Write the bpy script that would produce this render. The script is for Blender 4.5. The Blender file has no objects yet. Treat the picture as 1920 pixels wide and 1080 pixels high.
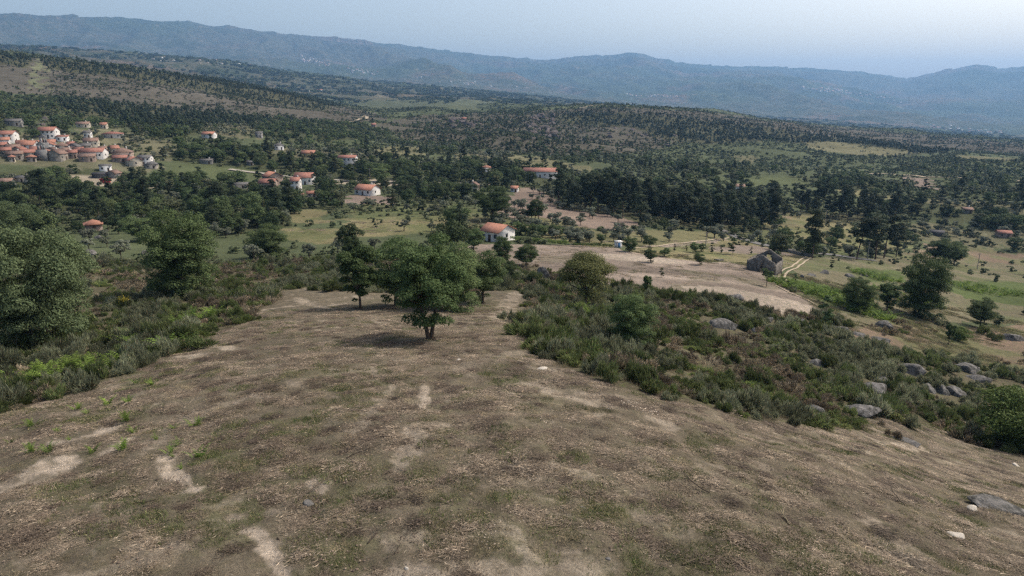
import bpy, bmesh, math, random
import numpy as np
PI = math.pi
rng = np.random.default_rng(7)
random.seed(7)
# ------------------------------------------------------------------ camera, sky, sun, exposure
sc = bpy.context.scene
COL = sc.collection
CAMZ = 14.0
PITCH = math.radians(15.3)
cam_data = bpy.data.cameras.new('camera'); cam_data.lens = 24; cam_data.sensor_width = 36
cam_data.clip_start = 0.5; cam_data.clip_end = 80000
cam = bpy.data.objects.new('camera', cam_data); COL.objects.link(cam)
cam.location = (0, 0, CAMZ); cam.rotation_euler = (PI/2 - PITCH, 0, 0)
sc.camera = cam
SUN_EL = math.radians(50); SUN_AZ = math.radians(66)      # azimuth clockwise from the view direction
world = bpy.data.worlds.new('World'); sc.world = world; world.use_nodes = True
wn = world.node_tree; wn.nodes.clear()
sky = wn.nodes.new('ShaderNodeTexSky'); sky.sky_type = 'NISHITA'; sky.sun_disc = False
sky.sun_elevation = SUN_EL; sky.sun_rotation = SUN_AZ
sky.altitude = 500; sky.air_density = .85; sky.dust_density = 6.0; sky.ozone_density = .7
bg = wn.nodes.new('ShaderNodeBackground'); bg.inputs[1].default_value = 0.146
wo = wn.nodes.new('ShaderNodeOutputWorld')
tint = wn.nodes.new('ShaderNodeVectorMath'); tint.operation = 'MULTIPLY'; tint.inputs[1].default_value = (1.13, 1.04, .90)   # dusty summer sky, less blue
wn.links.new(sky.outputs[0], tint.inputs[0]); wn.links.new(tint.outputs[0], bg.inputs[0]); wn.links.new(bg.outputs[0], wo.inputs[0])
sun_d = bpy.data.lights.new('sun', 'SUN'); sun_d.energy = 2.25; sun_d.angle = math.radians(0.8); sun_d.color = (1, .955, .89)
sun = bpy.data.objects.new('sun', sun_d); COL.objects.link(sun)
sun.rotation_euler = (PI/2 - SUN_EL, 0, PI - SUN_AZ)
sun.location = (0, 0, 300)
sc.view_settings.view_transform = 'Standard'; sc.view_settings.look = 'None'
sc.view_settings.exposure = 0.68; sc.view_settings.gamma = 1.0; sc.view_settings.use_curve_mapping = False
cy = sc.cycles
cy.use_denoising = False; cy.use_adaptive_sampling = False; cy.pixel_filter_type = 'BLACKMAN_HARRIS'; cy.filter_width = 1.4; cy.max_bounces = 4; cy.diffuse_bounces = 2; cy.transmission_bounces = 2; cy.volume_bounces = 0
cy.glossy_bounces = 1; cy.transparent_max_bounces = 4
HAZE_DENSITY = 7.0e-5

# ------------------------------------------------------------------ noise
def _hash(ix, iy, s):
    h = (ix.astype(np.int64)*374761393 + iy.astype(np.int64)*668265263 + s*1442695041) & 0xffffffff
    h = ((h ^ (h >> 13))*1274126177) & 0xffffffff
    return ((h ^ (h >> 16)) & 0xffff)/65535.0
def vnoise(x, y, s=0):
    ix = np.floor(x); iy = np.floor(y); fx = x-ix; fy = y-iy
    fx = fx*fx*fx*(fx*(fx*6-15)+10); fy = fy*fy*fy*(fy*(fy*6-15)+10)
    a = _hash(ix, iy, s); b = _hash(ix+1, iy, s); c = _hash(ix, iy+1, s); d = _hash(ix+1, iy+1, s)
    return (a*(1-fx)+b*fx)*(1-fy)+(c*(1-fx)+d*fx)*fy
def fbm(x, y, wl, octs=4, s=0, gain=.5):
    x = x/wl; y = y/wl; v = 0; a = 1; t = 0
    for o in range(octs):
        v = v+a*(vnoise(x*math.cos(o)+y*math.sin(o)+o*17.3, -x*math.sin(o)+y*math.cos(o), s+o)*2-1); t += a; a *= gain; x = x*2.03; y = y*2.03
    return v/t
def ridged(x, y, wl, octs=4, s=0):
    x = x/wl; y = y/wl; v = 0; a = 1; t = 0
    for o in range(octs):
        v = v+a*(1-np.abs(vnoise(x+o*9.1, y, s+o)*2-1)*2); t += a; a *= .5; x = x*2.1; y = y*2.1
    return v/t
def sstep(a, b, x):
    t = np.clip((x-a)/(b-a), 0, 1); return t*t*(3-2*t)

# ------------------------------------------------------------------ sight lines: photograph points -> directions
SP, CP = math.sin(PITCH), math.cos(PITCH)
def pix_dir(px, py):
    cx = (np.asarray(px, float)-960)/1280; cyy = (540-np.asarray(py, float))/1280
    x = cx; y = CP+cyy*SP; z = -SP+cyy*CP
    return np.arctan2(x, y), z/np.hypot(x, y)
def az_of(px): return np.arctan((np.asarray(px, float)-960)/1280*CP)
def t_of(az, py):
    c = (540-py)/1280
    return np.cos(az)*(c*CP-SP)/(CP+c*SP)
def proj(x, y, z):
    z = z-CAMZ; f = y*CP-z*SP; u = y*SP+z*CP
    f = np.where(f > .1, f, .1)
    return 960+1280*x/f, 540-1280*u/f

# ------------------------------------------------------------------ terrain: one polar sheet of heights
# node rows: (r, (px list), (values)); value < 0: height below the camera in metres, > 0: line seen at that image height
SKY_PX = [-600, 0, 100, 200, 360, 520, 620, 700, 850, 940, 1040, 1075, 1100, 1150, 1180, 1205, 1230, 1260, 1340, 1420, 1500, 1560, 1600, 1650, 1690, 1730, 1760, 1795, 1820, 1840, 1860, 1890, 1920, 2300]
SKY_Y = [50, 32, 31, 33, 42, 62, 72, 80, 99, 110, 115, 110, 108, 106, 101, 105, 113, 119, 125, 127, 130, 132, 136, 143, 149, 140, 135, 128, 124, 127, 131, 129, 126, 120]
NODES = [
 (3, [0], [-14]), (18, [0, 1920], [-14, -14.2]),
 (28, [-300, 480, 960, 1440, 1920], [-14.9, -15, -15.1, -15.7, -16.6]),
 (42, [-300, 0, 480, 960, 1200, 1440, 1920], [-17, -17, -16.9, -17.2, -17.8, -19.2, -20.8]),
 (60, [-300, 0, 480, 960, 1200, 1440, 1920], [-20, -20, -19.6, -20.3, -22, -24.5, -27.5]),
 (90, [-300, 0, 480, 960, 1200, 1440, 1920], [-24.5, -24.5, -25, -26, -28, -30, -36]),
 (140, [-300, 0, 480, 960, 1200, 1440, 1920], [-28, -29.5, -33, -34, -35, -36, -43]),
 (200, [-300, 0, 480, 960, 1440, 1920], [-33, -35, -40, -40.5, -44, -51]),
 (290, [-300, 0, 480, 960, 1440, 1920], [-39, -42, -44, -45, -54, -62]),
 (420, [-300, 0, 480, 960, 1440, 1920], [-38, -42, -47, -51, -63, -74]),
 (600, [-300, 0, 240, 480, 720, 960, 1200, 1440, 1920], [240, 240, 252, 268, 292, 303, 315, 335, 358]),
 (850, [-300, 0, 240, 480, 720, 960, 1200, 1440, 1920], [190, 198, 212, 232, 265, 263, 283, 308, 331]),
 (1150, [-300, 0, 240, 480, 720, 960, 1200, 1440, 1680, 1920], [150, 150, 168, 200, 226, 232, 243, 275, 292, 304]),
 (1520, [-300, 0, 80, 200, 400, 560, 680, 800, 960, 1050, 1140, 1220, 1300, 1500, 1700, 1920], [98, 102, 109, 122, 150, 180, 208, 212, 208, 203, 199, 203, 211, 244, 268, 285]),
 (2100, [-300, 0, 400, 560, 680, 800, 960, 1140, 1300, 1400, 1500, 1600, 1700, 1800, 1920], [140, 140, 172, 190, 203, 202, 201, 214, 209, 219, 231, 240, 249, 257, 268]),
 (2900, [-300, 0, 400, 600, 800, 960, 1140, 1300, 1500, 1920], [118, 128, 160, 183, 190, 192, 214, 228, 250, 285]),
 (4300, [-300, 0, 260, 500, 700, 850, 960, 1140, 1500, 1920], [85, 91, 104, 128, 158, 172, 182, 203, 235, 264]),
 (6000, [-300, 0, 400, 700, 960, 1140, 1300, 1500, 1920], [96, 98, 130, 158, 180, 196, 210, 224, 253]),
 (8300, [-300, 0, 400, 700, 960, 1200, 1400, 1500, 1640, 1920], [74, 66, 92, 126, 155, 176, 182, 192, 208, 222]),
]
U_N = np.array([9700., 11500, 13000, 14500, 15000]); U_PX = np.array([0, 600, 1100, 1700, 1920])
def node_rows(az):
    u = 960+1280*np.tan(np.clip(az, -1.25, 1.25))/CP
    R = []; Z = []
    for r, px, v in NODES:
        px = np.array(px, float); v = np.array(v, float)
        us = sum(np.interp(u+d, px, v) for d in (-45, -15, 15, 45))/4 if len(px) > 1 else np.full_like(u, v[0])
        z = np.where(us < 0, us, t_of(np.clip(az, -.9, .9), us)*r)
        R.append(np.full_like(u, r)); Z.append(z)
    rc = np.interp(u, U_PX, U_N); ys = np.interp(u, SKY_PX, SKY_Y)
    azc = np.clip(az, -.9, .9)
    zc = t_of(azc, ys)*rc
    ymid = (np.interp(u, [0, 960, 1200, 1500, 1920], [66, 155, 176, 192, 222])*.45+ys*.55)
    R.append(rc*.5+8300*.5); Z.append(t_of(azc, ymid)*R[-1])
    R.append(rc); Z.append(zc)
    R.append(rc*1.2); Z.append(zc*.72)
    R.append(np.full_like(u, 20000.)); Z.append(zc*.3)
    return np.array(R), np.array(Z)
az_f = np.linspace(math.radians(-47), math.radians(47), 700)
az_b = np.linspace(math.radians(47), math.radians(313), 60)[1:-1]
AZ = np.concatenate([az_f, az_b])
rr = [3.0]
while rr[-1] < 19300:
    r = rr[-1]
    rr.append(r*(1.05 if r < 14 else 1.0105 if r < 400 else 1.0115 if r < 3000 else 1.013 if r < 16000 else 1.04))
RR = np.array(rr)
def build_heights():
    azw = (AZ+PI) % (2*PI)-PI
    NR, NZ = node_rows(azw)
    out = np.zeros((len(RR), len(AZ)))
    lr = np.log(RR)
    for j in range(len(AZ)):
        X = np.log(NR[:, j]); Y = NZ[:, j]
        h = np.diff(X); d = np.diff(Y)/h
        m = np.zeros_like(Y); m[0] = d[0]; m[-1] = d[-1]
        w1 = 2*h[1:]+h[:-1]; w2 = h[1:]+2*h[:-1]
        s = (d[:-1]*d[1:]) > 0
        with np.errstate(all='ignore'):
            hm = (w1+w2)/(w1/d[:-1]+w2/d[1:])
        m[1:-1] = np.where(s, hm, 0)
        k = np.clip(np.searchsorted(X, lr)-1, 0, len(X)-2)
        t = np.clip((lr-X[k])/h[k], 0, 1)
        out[:, j] = (2*t**3-3*t**2+1)*Y[k]+(t**3-2*t**2+t)*h[k]*m[k]+(-2*t**3+3*t**2)*Y[k+1]+(t**3-t**2)*h[k]*m[k+1]
    X = RR[:, None]*np.sin(azw)[None]; Y = RR[:, None]*np.cos(azw)[None]; R = np.broadcast_to(RR[:, None], X.shape)
    n = fbm(X, Y, 14, 3, 11)*.35*sstep(8, 30, R)*(1-sstep(400, 900, R))
    n = n+fbm(X, Y, 2.2, 3, 21)*.16*(1-sstep(60, 160, R))+fbm(X, Y, .6, 2, 23)*.085*(1-sstep(30, 70, R))
    n = n+fbm(X, Y, 90, 4, 31)*np.interp(R, [100, 300, 800, 3000], [0, 1.2, 6, 9])
    n = n+ridged(X, Y, 420, 4, 41)*np.interp(R, [600, 1000, 1600, 3000, 7000], [0, 7, 9, 24, 34])
    px, _ = proj(X, Y, X*0)
    rock = sstep(700, 820, R)*(1-sstep(1300, 1500, R))*np.exp(-((X/R*1.0-0.03)/.12)**2)
    n = n+rock*(ridged(X, Y, 60, 4, 47)*7)
    crest = np.interp((azw), [-1, 1], [1, 1])[None]
    rc = np.interp(960+1280*np.tan(np.clip(azw, -1, 1))/CP, U_PX, U_N)[None]
    k = sstep(5500, 8000, R)*(1-.93*np.exp(-((R-rc)/(rc*.045))**2))
    n = n+k*(ridged(X+.3*Y, Y*.6, 2100, 6, 51)*230-30)
    n = n+sstep(7000, 9000, R)*ridged(X, Y, 260, 3, 57)*9
    full = out+n
    u_ = 960+1280*np.tan(np.clip(azw, -.9, .9))/CP
    tl = t_of(np.clip(azw, -.9, .9), np.interp(u_, SKY_PX, SKY_Y))[None]*R-30-.004*np.abs(rc-R)*sstep(0, 2500, rc-R)
    lim = (R > 5500) & (R < rc*.985)
    full = np.where(lim & (full > tl), tl-(full-tl)*.15, full)
    return full+CAMZ
ZG = build_heights()
NF = len(az_f)
LR = np.log(RR)
def H(x, y):
    x = np.asarray(x, float); y = np.asarray(y, float)
    r = np.maximum(np.hypot(x, y), 3.0); a = np.arctan2(x, y)
    a2 = np.where(a < AZ[0], a+2*PI, a)
    fi = np.interp(np.log(r), LR, np.arange(len(RR)))
    fj = np.interp(a2, np.append(AZ, AZ[0]+2*PI), np.arange(len(AZ)+1))
    i = np.clip(fi.astype(int), 0, len(RR)-2); j = fj.astype(int); ti = fi-i; tj = fj-j
    j1 = (j+1) % len(AZ); j = j % len(AZ)
    return (ZG[i, j]*(1-tj)+ZG[i, j1]*tj)*(1-ti)+(ZG[i+1, j]*(1-tj)+ZG[i+1, j1]*tj)*ti
TT = (ZG-CAMZ)/RR[:, None]
TMAX = np.maximum.accumulate(TT, axis=0)
def ground(px, py, rmin=4.0):
    """first terrain point met by the sight line"""
    az, t = pix_dir(px, py)
    az = float(az); t = float(t)
    jf = np.interp(az, az_f, np.arange(NF)); j = int(min(jf, NF-2)); f = jf-j
    col = TT[:, j]*(1-f)+TT[:, j+1]*f
    i0 = np.searchsorted(RR, rmin)
    hit = np.nonzero(col[i0:] >= t)[0]
    if len(hit) == 0: r = 9000.
    else:
        i = hit[0]+i0
        r = RR[i] if i == i0 else RR[i-1]+(RR[i]-RR[i-1])*(t-col[i-1])/(col[i]-col[i-1]+1e-12)
    x = r*math.sin(az); y = r*math.cos(az)
    return x, y, float(H(x, y))
def visible(x, y, h):
    r = np.hypot(x, y); a = np.arctan2(x, y)
    i = np.clip(np.searchsorted(RR, r*.985), 1, len(RR)-1)-1
    j = np.clip(np.round(np.interp(a, az_f, np.arange(NF))).astype(int), 0, NF-1)
    return ((H(x, y)+h-CAMZ)/r > TMAX[i, j]) & (np.abs(a) < math.radians(46))

def poly(pts, rmin=4.0, step=14):
    out = []
    for k in range(len(pts)):
        a = pts[k]; b = pts[(k+1) % len(pts)]
        n = max(1, int(math.hypot(a[0]-b[0], a[1]-b[1])/step))
        for q in range(n):
            t = q/n; out.append(ground(a[0]+(b[0]-a[0])*t, a[1]+(b[1]-a[1])*t, rmin)[:2])
    return np.array(out)
def inside(P, x, y):
    res = np.zeros(x.shape, bool)
    lo = P.min(0); hi = P.max(0)
    m = (x >= lo[0]) & (x <= hi[0]) & (y >= lo[1]) & (y <= hi[1])
    if not m.any(): return res
    xx = x[m]; yy = y[m]; c = np.zeros(xx.shape, bool)
    x0, y0 = P[-1]
    for x1, y1 in P:
        if y0 != y1:
            cond = ((y1 > yy) != (y0 > yy)) & (xx < (x0-x1)*(yy-y1)/(y0-y1)+x1)
            c ^= cond
        x0, y0 = x1, y1
    res[m] = c
    return res

# ------------------------------------------------------------------ land cover
# class: (colour, trees and shrubs per hectare)
COVER = {
 'clearing': ((.120, .103, .075), {}),
 'broom':    ((.085, .075, .050), {}),
 'tilled':   ((.172, .142, .116), {}),
 'palesoil': ((.25, .21, .172), {}),
 'soil':     ((.165, .130, .106), {}),
 'orchard':  ((.160, .125, .100), {'olive': 60}),
 'drygrass': ((.150, .132, .074), {'olive': 14, 'bush': 70, 'broadleaf': 4}),
 'olivegrass': ((.118, .110, .060), {'olive': 95, 'bush': 20}),
 'oliveterrace': ((.115, .108, .068), {'olive': 150, 'bush': 200, 'broadleaf': 12}),
 'yellow':   ((.120, .112, .064), {'bush': 45, 'olive': 10}),
 'meadow':   ((.066, .078, .038), {'bush': 14}),
 'pasture':  ((.090, .092, .050), {'bush': 240, 'olive': 16, 'broadleaf': 10}),
 'rockygrass': ((.122, .108, .072), {'bush': 40}),
 'bracken':  ((.065, .085, .032), {}),
 'brown':    ((.150, .110, .082), {'bush': 20}),
 'wood':     ((.050, .055, .030), {'broadleaf': 190, 'pine': 14, 'bush': 160}),
 'nearwood': ((.055, .060, .032), {'broadleaf': 135, 'pine': 14, 'olive': 60, 'bush': 380}),
 'pinewood': ((.060, .058, .035), {'pine': 230, 'bush': 130}),
 'scrub':    ((.062, .074, .040), {'bush': 450, 'broadleaf': 26, 'pine': 9, 'olive': 26}),
 'heath':    ((.078, .068, .058), {'bush': 430, 'pine': 14, 'broadleaf': 5}),
 'rockyhill': ((.075, .066, .054), {'bush': 430, 'pine': 26, 'broadleaf': 26}),
 'firebreak': ((.115, .120, .070), {'bush': 30}),
 'plain':    ((.075, .084, .048), {'clump': 14}),
 'mountain': ((.085, .090, .065), {}),
 'village':  ((.110, .105, .068), {'bush': 260, 'broadleaf': 55, 'olive': 90}),
 'yard':     ((.260, .225, .170), {}),
}
CN = list(COVER)
# painted in order, later ones on top: (class, outline, nearest distance)
ZONES = [
 ('heath', [(-200, 60), (0, 103), (200, 122), (400, 150), (560, 180), (700, 212), (735, 226), (560, 232), (430, 215), (250, 196), (120, 180), (0, 172), (-200, 170)], 900),
 ('pinewood', [(-200, 95), (0, 101), (60, 106), (60, 128), (0, 122), (-200, 120)], 1000),
 ('pinewood', [(85, 108), (200, 121), (400, 149), (560, 178), (640, 198), (600, 208), (480, 190), (350, 165), (200, 143), (90, 130)], 1000),
 ('firebreak', [(58, 168), (62, 140), (74, 116), (80, 106), (86, 106), (84, 122), (80, 140), (84, 166)], 900),
 ('wood', [(-200, 180), (0, 176), (110, 184), (250, 198), (400, 210), (520, 222), (680, 232), (760, 248), (700, 262), (560, 268), (470, 252), (380, 250), (300, 262), (220, 240), (120, 232), (0, 225), (-200, 222)], 500),
 ('pinewood', [(110, 186), (260, 199), (420, 212), (520, 226), (420, 246), (300, 240), (180, 226), (120, 212)], 500),
 ('rockyhill', [(700, 232), (800, 215), (960, 209), (1050, 205), (1140, 200), (1300, 208), (1400, 218), (1380, 240), (1300, 262), (1180, 290), (1080, 292), (960, 285), (860, 275), (760, 262)], 650),
 ('heath', [(1180, 205), (1300, 210), (1500, 232), (1700, 250), (1940, 270), (1940, 292), (1700, 276), (1500, 252), (1350, 235), (1200, 222)], 900),
 ('pinewood', [(1010, 222), (1100, 210), (1200, 213), (1330, 226), (1450, 240), (1600, 262), (1780, 284), (1700, 292), (1560, 278), (1440, 262), (1340, 272), (1260, 262), (1180, 240), (1060, 232)], 700),
 ('rockyhill', [(860, 215), (1000, 208), (1040, 225), (1100, 245), (1060, 262), (960, 268), (860, 262)], 700),
 ('yellow', [(1500, 268), (1560, 265), (1620, 272), (1720, 285), (1660, 294), (1600, 290), (1520, 280)], 600),
 ('yellow', [(1790, 291), (1900, 297), (1900, 303), (1800, 298)], 600),
 ('yellow', [(1378, 292), (1424, 292), (1412, 306), (1384, 306)], 600),
 ('yellow', [(962, 290), (1000, 292), (1040, 300), (1115, 316), (1110, 323), (1050, 320), (980, 315), (962, 308)], 500),
 ('yellow', [(692, 275), (790, 275), (790, 290), (740, 296), (700, 290)], 500),
 ('meadow', [(1390, 330), (1440, 330), (1530, 336), (1500, 348), (1420, 348), (1390, 342)], 450),
 ('soil', [(1690, 330), (1740, 334), (1760, 358), (1722, 356)], 450),
 ('drygrass', [(1570, 352), (1620, 362), (1800, 378), (1860, 388), (1820, 396), (1700, 382), (1600, 370)], 400),
 ('oliveterrace', [(1640, 372), (1930, 385), (1930, 430), (1760, 402)], 350),
 ('wood', [(1650, 385), (1740, 380), (1830, 400), (1940, 412), (1940, 432), (1850, 428), (1760, 412), (1690, 402)], 300),
 ('oliveterrace', [(1700, 418), (1800, 424), (1940, 440), (1940, 462), (1850, 468), (1760, 458), (1690, 445)], 250),
 ('wood', [(1480, 330), (1600, 336), (1680, 350), (1640, 362), (1540, 350)], 400),
 ('village', [(-100, 250), (60, 248), (160, 252), (280, 285), (310, 310), (270, 322), (160, 322), (60, 310), (-100, 308)], 400),
 ('oliveterrace', [(140, 240), (230, 243), (300, 262), (340, 272), (340, 300), (290, 300), (250, 282), (170, 268)], 400),
 ('oliveterrace', [(375, 235), (470, 235), (480, 258), (400, 262)], 400),
 ('oliveterrace', [(500, 274), (620, 282), (700, 288), (700, 300), (600, 300), (500, 292)], 400),
 ('oliveterrace', [(860, 282), (960, 288), (980, 312), (900, 310), (850, 300)], 400),
 ('wood', [(310, 285), (420, 270), (520, 290), (620, 310), (760, 318), (960, 318), (1040, 335), (1040, 352), (960, 348), (860, 345), (760, 338), (620, 334), (540, 328), (440, 312), (330, 308)], 350),
 ('meadow', [(300, 318), (350, 309), (420, 312), (470, 318), (540, 330), (545, 338), (500, 342), (430, 336), (360, 334), (310, 332)], 300),
 ('yard', [(540, 331), (620, 335), (760, 340), (880, 342), (880, 348), (760, 348), (640, 346), (540, 340)], 300),
 ('nearwood', [(-150, 318), (40, 318), (160, 318), (300, 330), (420, 345), (500, 358), (620, 362), (660, 392), (620, 400), (560, 400), (540, 430), (420, 440), (300, 430), (160, 402), (60, 385), (-150, 380)], 130),
 ('yard', [(118, 328), (190, 330), (250, 338), (300, 342), (300, 352), (220, 352), (130, 345)], 250),
 ('meadow', [(-100, 345), (40, 348), (75, 358), (60, 368), (-100, 366)], 200),
 ('drygrass', [(-100, 364), (50, 366), (60, 374), (-100, 378)], 200),
 ('meadow', [(130, 350), (210, 355), (200, 364), (140, 360)], 200),
 ('soil', [(634, 374), (665, 366), (740, 370), (730, 386), (650, 386)], 200),
 ('drygrass', [(545, 398), (590, 392), (615, 398), (610, 418), (560, 420), (545, 412)], 150),
 ('drygrass', [(525, 432), (560, 428), (640, 430), (640, 452), (590, 456), (535, 446)], 120),
 ('pasture', [(660, 385), (800, 380), (880, 385), (940, 405), (1000, 418), (1000, 440), (900, 432), (800, 428), (660, 430)], 150),
 ('drygrass', [(640, 410), (860, 402), (960, 418), (960, 424), (800, 440), (660, 445)], 150),
 ('wood', [(760, 345), (860, 345), (880, 375), (800, 382), (740, 372)], 250),
 ('orchard', [(935, 400), (962, 352), (1000, 352), (1040, 375), (1140, 402), (1210, 418), (1170, 436), (1110, 428), (1030, 416), (985, 415)], 200),
 ('olivegrass', [(1050, 430), (1160, 436), (1240, 430), (1340, 434), (1375, 442), (1300, 455), (1200, 462), (1080, 462), (1010, 445)], 180),
 ('olivegrass', [(990, 405), (1070, 415), (1110, 430), (1060, 445), (960, 432)], 180),
 ('pinewood', [(1036, 378), (1100, 380), (1180, 390), (1330, 395), (1470, 395), (1640, 400), (1700, 412), (1640, 424), (1500, 415), (1420, 428), (1380, 438), (1300, 430), (1210, 420), (1150, 404), (1050, 392)], 230),
 ('drygrass', [(1440, 404), (1500, 398), (1560, 412), (1640, 430), (1720, 448), (1700, 470), (1600, 468), (1500, 448), (1430, 430)], 170),
 ('brown', [(1440, 410), (1490, 405), (1500, 422), (1450, 424)], 170),
 ('pasture', [(1380, 436), (1440, 432), (1520, 452), (1600, 470), (1600, 482), (1500, 466), (1400, 448)], 150),
 ('rockygrass', [(1490, 478), (1600, 486), (1700, 474), (1940, 484), (1940, 610), (1800, 605), (1640, 612), (1540, 600), (1500, 560), (1470, 520)], 70),
 ('drygrass', [(1180, 466), (1290, 460), (1380, 450), (1440, 462), (1500, 478), (1480, 500), (1400, 505), (1300, 494), (1200, 484)], 100),
 ('tilled', [(840, 458), (960, 456), (1150, 463), (1180, 470), (1240, 482), (1310, 492), (1360, 490), (1400, 500), (1460, 518), (1450, 532), (1500, 556), (1535, 572), (1530, 590), (1490, 592), (1400, 572), (1330, 560), (1200, 545), (1080, 520), (1000, 500), (880, 488)], 70),
 ('palesoil', [(1290, 538), (1380, 540), (1440, 552), (1520, 574), (1530, 588), (1490, 590), (1400, 572), (1320, 556)], 70),
 ('palesoil', [(1100, 474), (1200, 478), (1290, 492), (1240, 496), (1120, 486)], 70),
 ('tilled', [(1330, 462), (1420, 462), (1470, 470), (1480, 478), (1400, 476), (1330, 470)], 120),
 ('tilled', [(1200, 462), (1375, 447), (1378, 450), (1260, 464)], 120),
 ('bracken', [(1470, 528), (1530, 528), (1600, 548), (1640, 575), (1560, 580), (1530, 562)], 70),
 ('bracken', [(1770, 525), (1940, 530), (1940, 575), (1800, 560)], 70),
 ('bracken', [(1620, 505), (1690, 508), (1690, 530), (1630, 530)], 90),
 ('brown', [(1760, 458), (1940, 478), (1940, 500), (1840, 490), (1700, 480)], 140),
 ('brown', [(1600, 618), (1700, 606), (1800, 620), (1940, 606), (1940, 705), (1850, 690), (1760, 668), (1660, 652), (1590, 640)], 45),
 ('clearing', [(-900, 1500), (-500, 1000), (-200, 850), (0, 785), (60, 762), (130, 742), (200, 715), (260, 697), (330, 652), (400, 625), (470, 602), (500, 572), (515, 548), (570, 540), (640, 545), (760, 552), (900, 545), (975, 545), (990, 600), (1000, 640), (1040, 680), (1090, 700), (1150, 725), (1250, 745), (1330, 765), (1400, 788), (1500, 802), (1640, 797), (1720, 790), (1830, 832), (1925, 862), (2400, 980), (2700, 1500)], 4),
]
ZPOLY = [(CN.index(c), poly(p, rmin)) for c, p, rmin in ZONES]
def default_cover(x, y):
    r = np.hypot(x, y); c = np.full(x.shape, CN.index('scrub'))
    c[r < 165] = CN.index('broom'); c[r > 2300] = CN.index('plain'); c[r > 6500] = CN.index('mountain')
    c[(r > 1700) & (x < -.05*r)] = CN.index('plain')
    c[r < 17] = CN.index('clearing')
    return c
def cover_at(x, y):
    r = np.hypot(x, y)
    jx = x+fbm(x, y, 9, 2, 71)*np.clip(r*.02, .6, 14); jy = y+fbm(x, y, 9, 3, 75)*np.clip(r*.02, .6, 14)
    c = default_cover(x, y)
    for k, P in ZPOLY: c[inside(P, jx, jy)] = k
    c[r < 17] = CN.index('clearing')
    return c
# worn strokes on the clearing: (points, width in m, weight), in photograph coordinates
BARE = [
 ([(-60, 930), (60, 895), (110, 870)], .9, 1), ([(105, 832), (160, 822), (208, 802)], .55, .9), ([(190, 850), (240, 825)], .4, .8),
 ([(312, 855), (316, 885), (335, 905), (370, 915)], .32, 1), ([(470, 997), (500, 1020), (525, 1050), (530, 1085)], .28, 1),
 ([(590, 900), (598, 915)], .35, .9), ([(793, 725), (796, 745), (793, 765)], .3, .9), ([(780, 800), (775, 830), (745, 880)], .5, .7),
 ([(790, 802), (835, 800)], .4, .6), ([(735, 725), (700, 770), (655, 820)], .35, .5), ([(420, 758), (470, 745), (500, 742)], .4, .6),
 ([(400, 650), (440, 655)], .6, .8), ([(335, 668), (370, 665)], .5, .8), ([(500, 580), (545, 575)], .7, .8), ([(930, 985), (960, 1010), (990, 1040)], .4, .6),
 ([(1640, 985), (1680, 1020), (1740, 1070)], .5, .6), ([(700, 1090), (820, 1070), (1000, 1080)], .6, .7), ([(1000, 690), (1100, 700)], .6, .5),
 ([(1090, 740), (1200, 760), (1260, 800)], .7, .5), ([(1000, 720), (1060, 745), (1130, 760)], .6, .5), ([(270, 838), (340, 800), (380, 770)], .6, .5),
 ([(1640, 830), (1720, 838)], .6, .6), ([(240, 1040), (330, 1035)], .5, .4), ([(690, 1005), (790, 1010)], .5, .4), ([(1210, 970), (1290, 1000)], .5, .4),
 ([(560, 560), (600, 575), (640, 570)], .8, .5), ([(930, 600), (960, 560), (985, 540)], 1.0, .5), ([(860, 690), (1000, 660)], .8, .3),
 ([(560, 715), (640, 700), (700, 690)], .6, .35), ([(1850, 1000), (1930, 1010)], .6, .5), ([(1050, 1075), (1130, 1060)], .4, .4),
]
GREEN = [
 ([(440, 810), (420, 900), (430, 970)], 1.6, 1), ([(540, 800), (620, 770), (700, 735), (730, 700)], 1.5, .9), ([(560, 880), (640, 930), (660, 990)], 1.2, .8),
 ([(830, 1000), (900, 960), (960, 1050)], 1.1, .8), ([(1180, 970), (1230, 990)], 1.2, .8), ([(600, 1040), (660, 1060)], 1.1, .8), ([(640, 650), (700, 640)], 1.6, .7),
 ([(600, 690), (640, 720)], 1.6, .6), ([(1000, 830), (1100, 860)], 1.2, .5), ([(1250, 880), (1350, 900)], 1.2, .5), ([(1640, 880), (1740, 890)], 1.0, .6),
 ([(1500, 1010), (1600, 1040)], 1, .5), ([(1150, 1060), (1300, 1060)], .9, .6), ([(950, 720), (1010, 760)], 1.3, .4), ([(300, 800), (380, 790)], .9, .4), ([(1000, 940), (1060, 930)], .8, .6), ([(850, 830), (920, 800)], 1.0, .4),
]
def strokes(S):
    return [(np.array([ground(a, b)[:2] for a, b in pts]), w, k) for pts, w, k in S]
BARE_W = [(P, w*.95, k) for P, w, k in strokes(BARE)]
BARE_WIDE = [(P, w+.35, k) for P, w, k in BARE_W]; GREEN_W = strokes(GREEN)
def stroke_mask(S, x, y, rough):
    m = np.zeros(x.shape)
    f1 = fbm(x, y, .8, 3, 81); f2 = fbm(x, y, .8, 3, 85)
    for P, w, k in S:
        jx = x+f1*w*rough; jy = y+f2*w*rough
        for a, b in zip(P[:-1], P[1:]):
            sel = (np.abs(x-(a[0]+b[0])/2) < abs(a[0]-b[0])/2+w*3) & (np.abs(y-(a[1]+b[1])/2) < abs(a[1]-b[1])/2+w*3)
            if not sel.any(): continue
            ab = b-a; L = (ab**2).sum()+1e-9
            t = np.clip(((jx[sel]-a[0])*ab[0]+(jy[sel]-a[1])*ab[1])/L, 0, 1)
            d = np.hypot(jx[sel]-a[0]-t*ab[0], jy[sel]-a[1]-t*ab[1])
            m[sel] = np.maximum(m[sel], k*(1-sstep(w*.6, w*1.4, d)))
    return m
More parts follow.
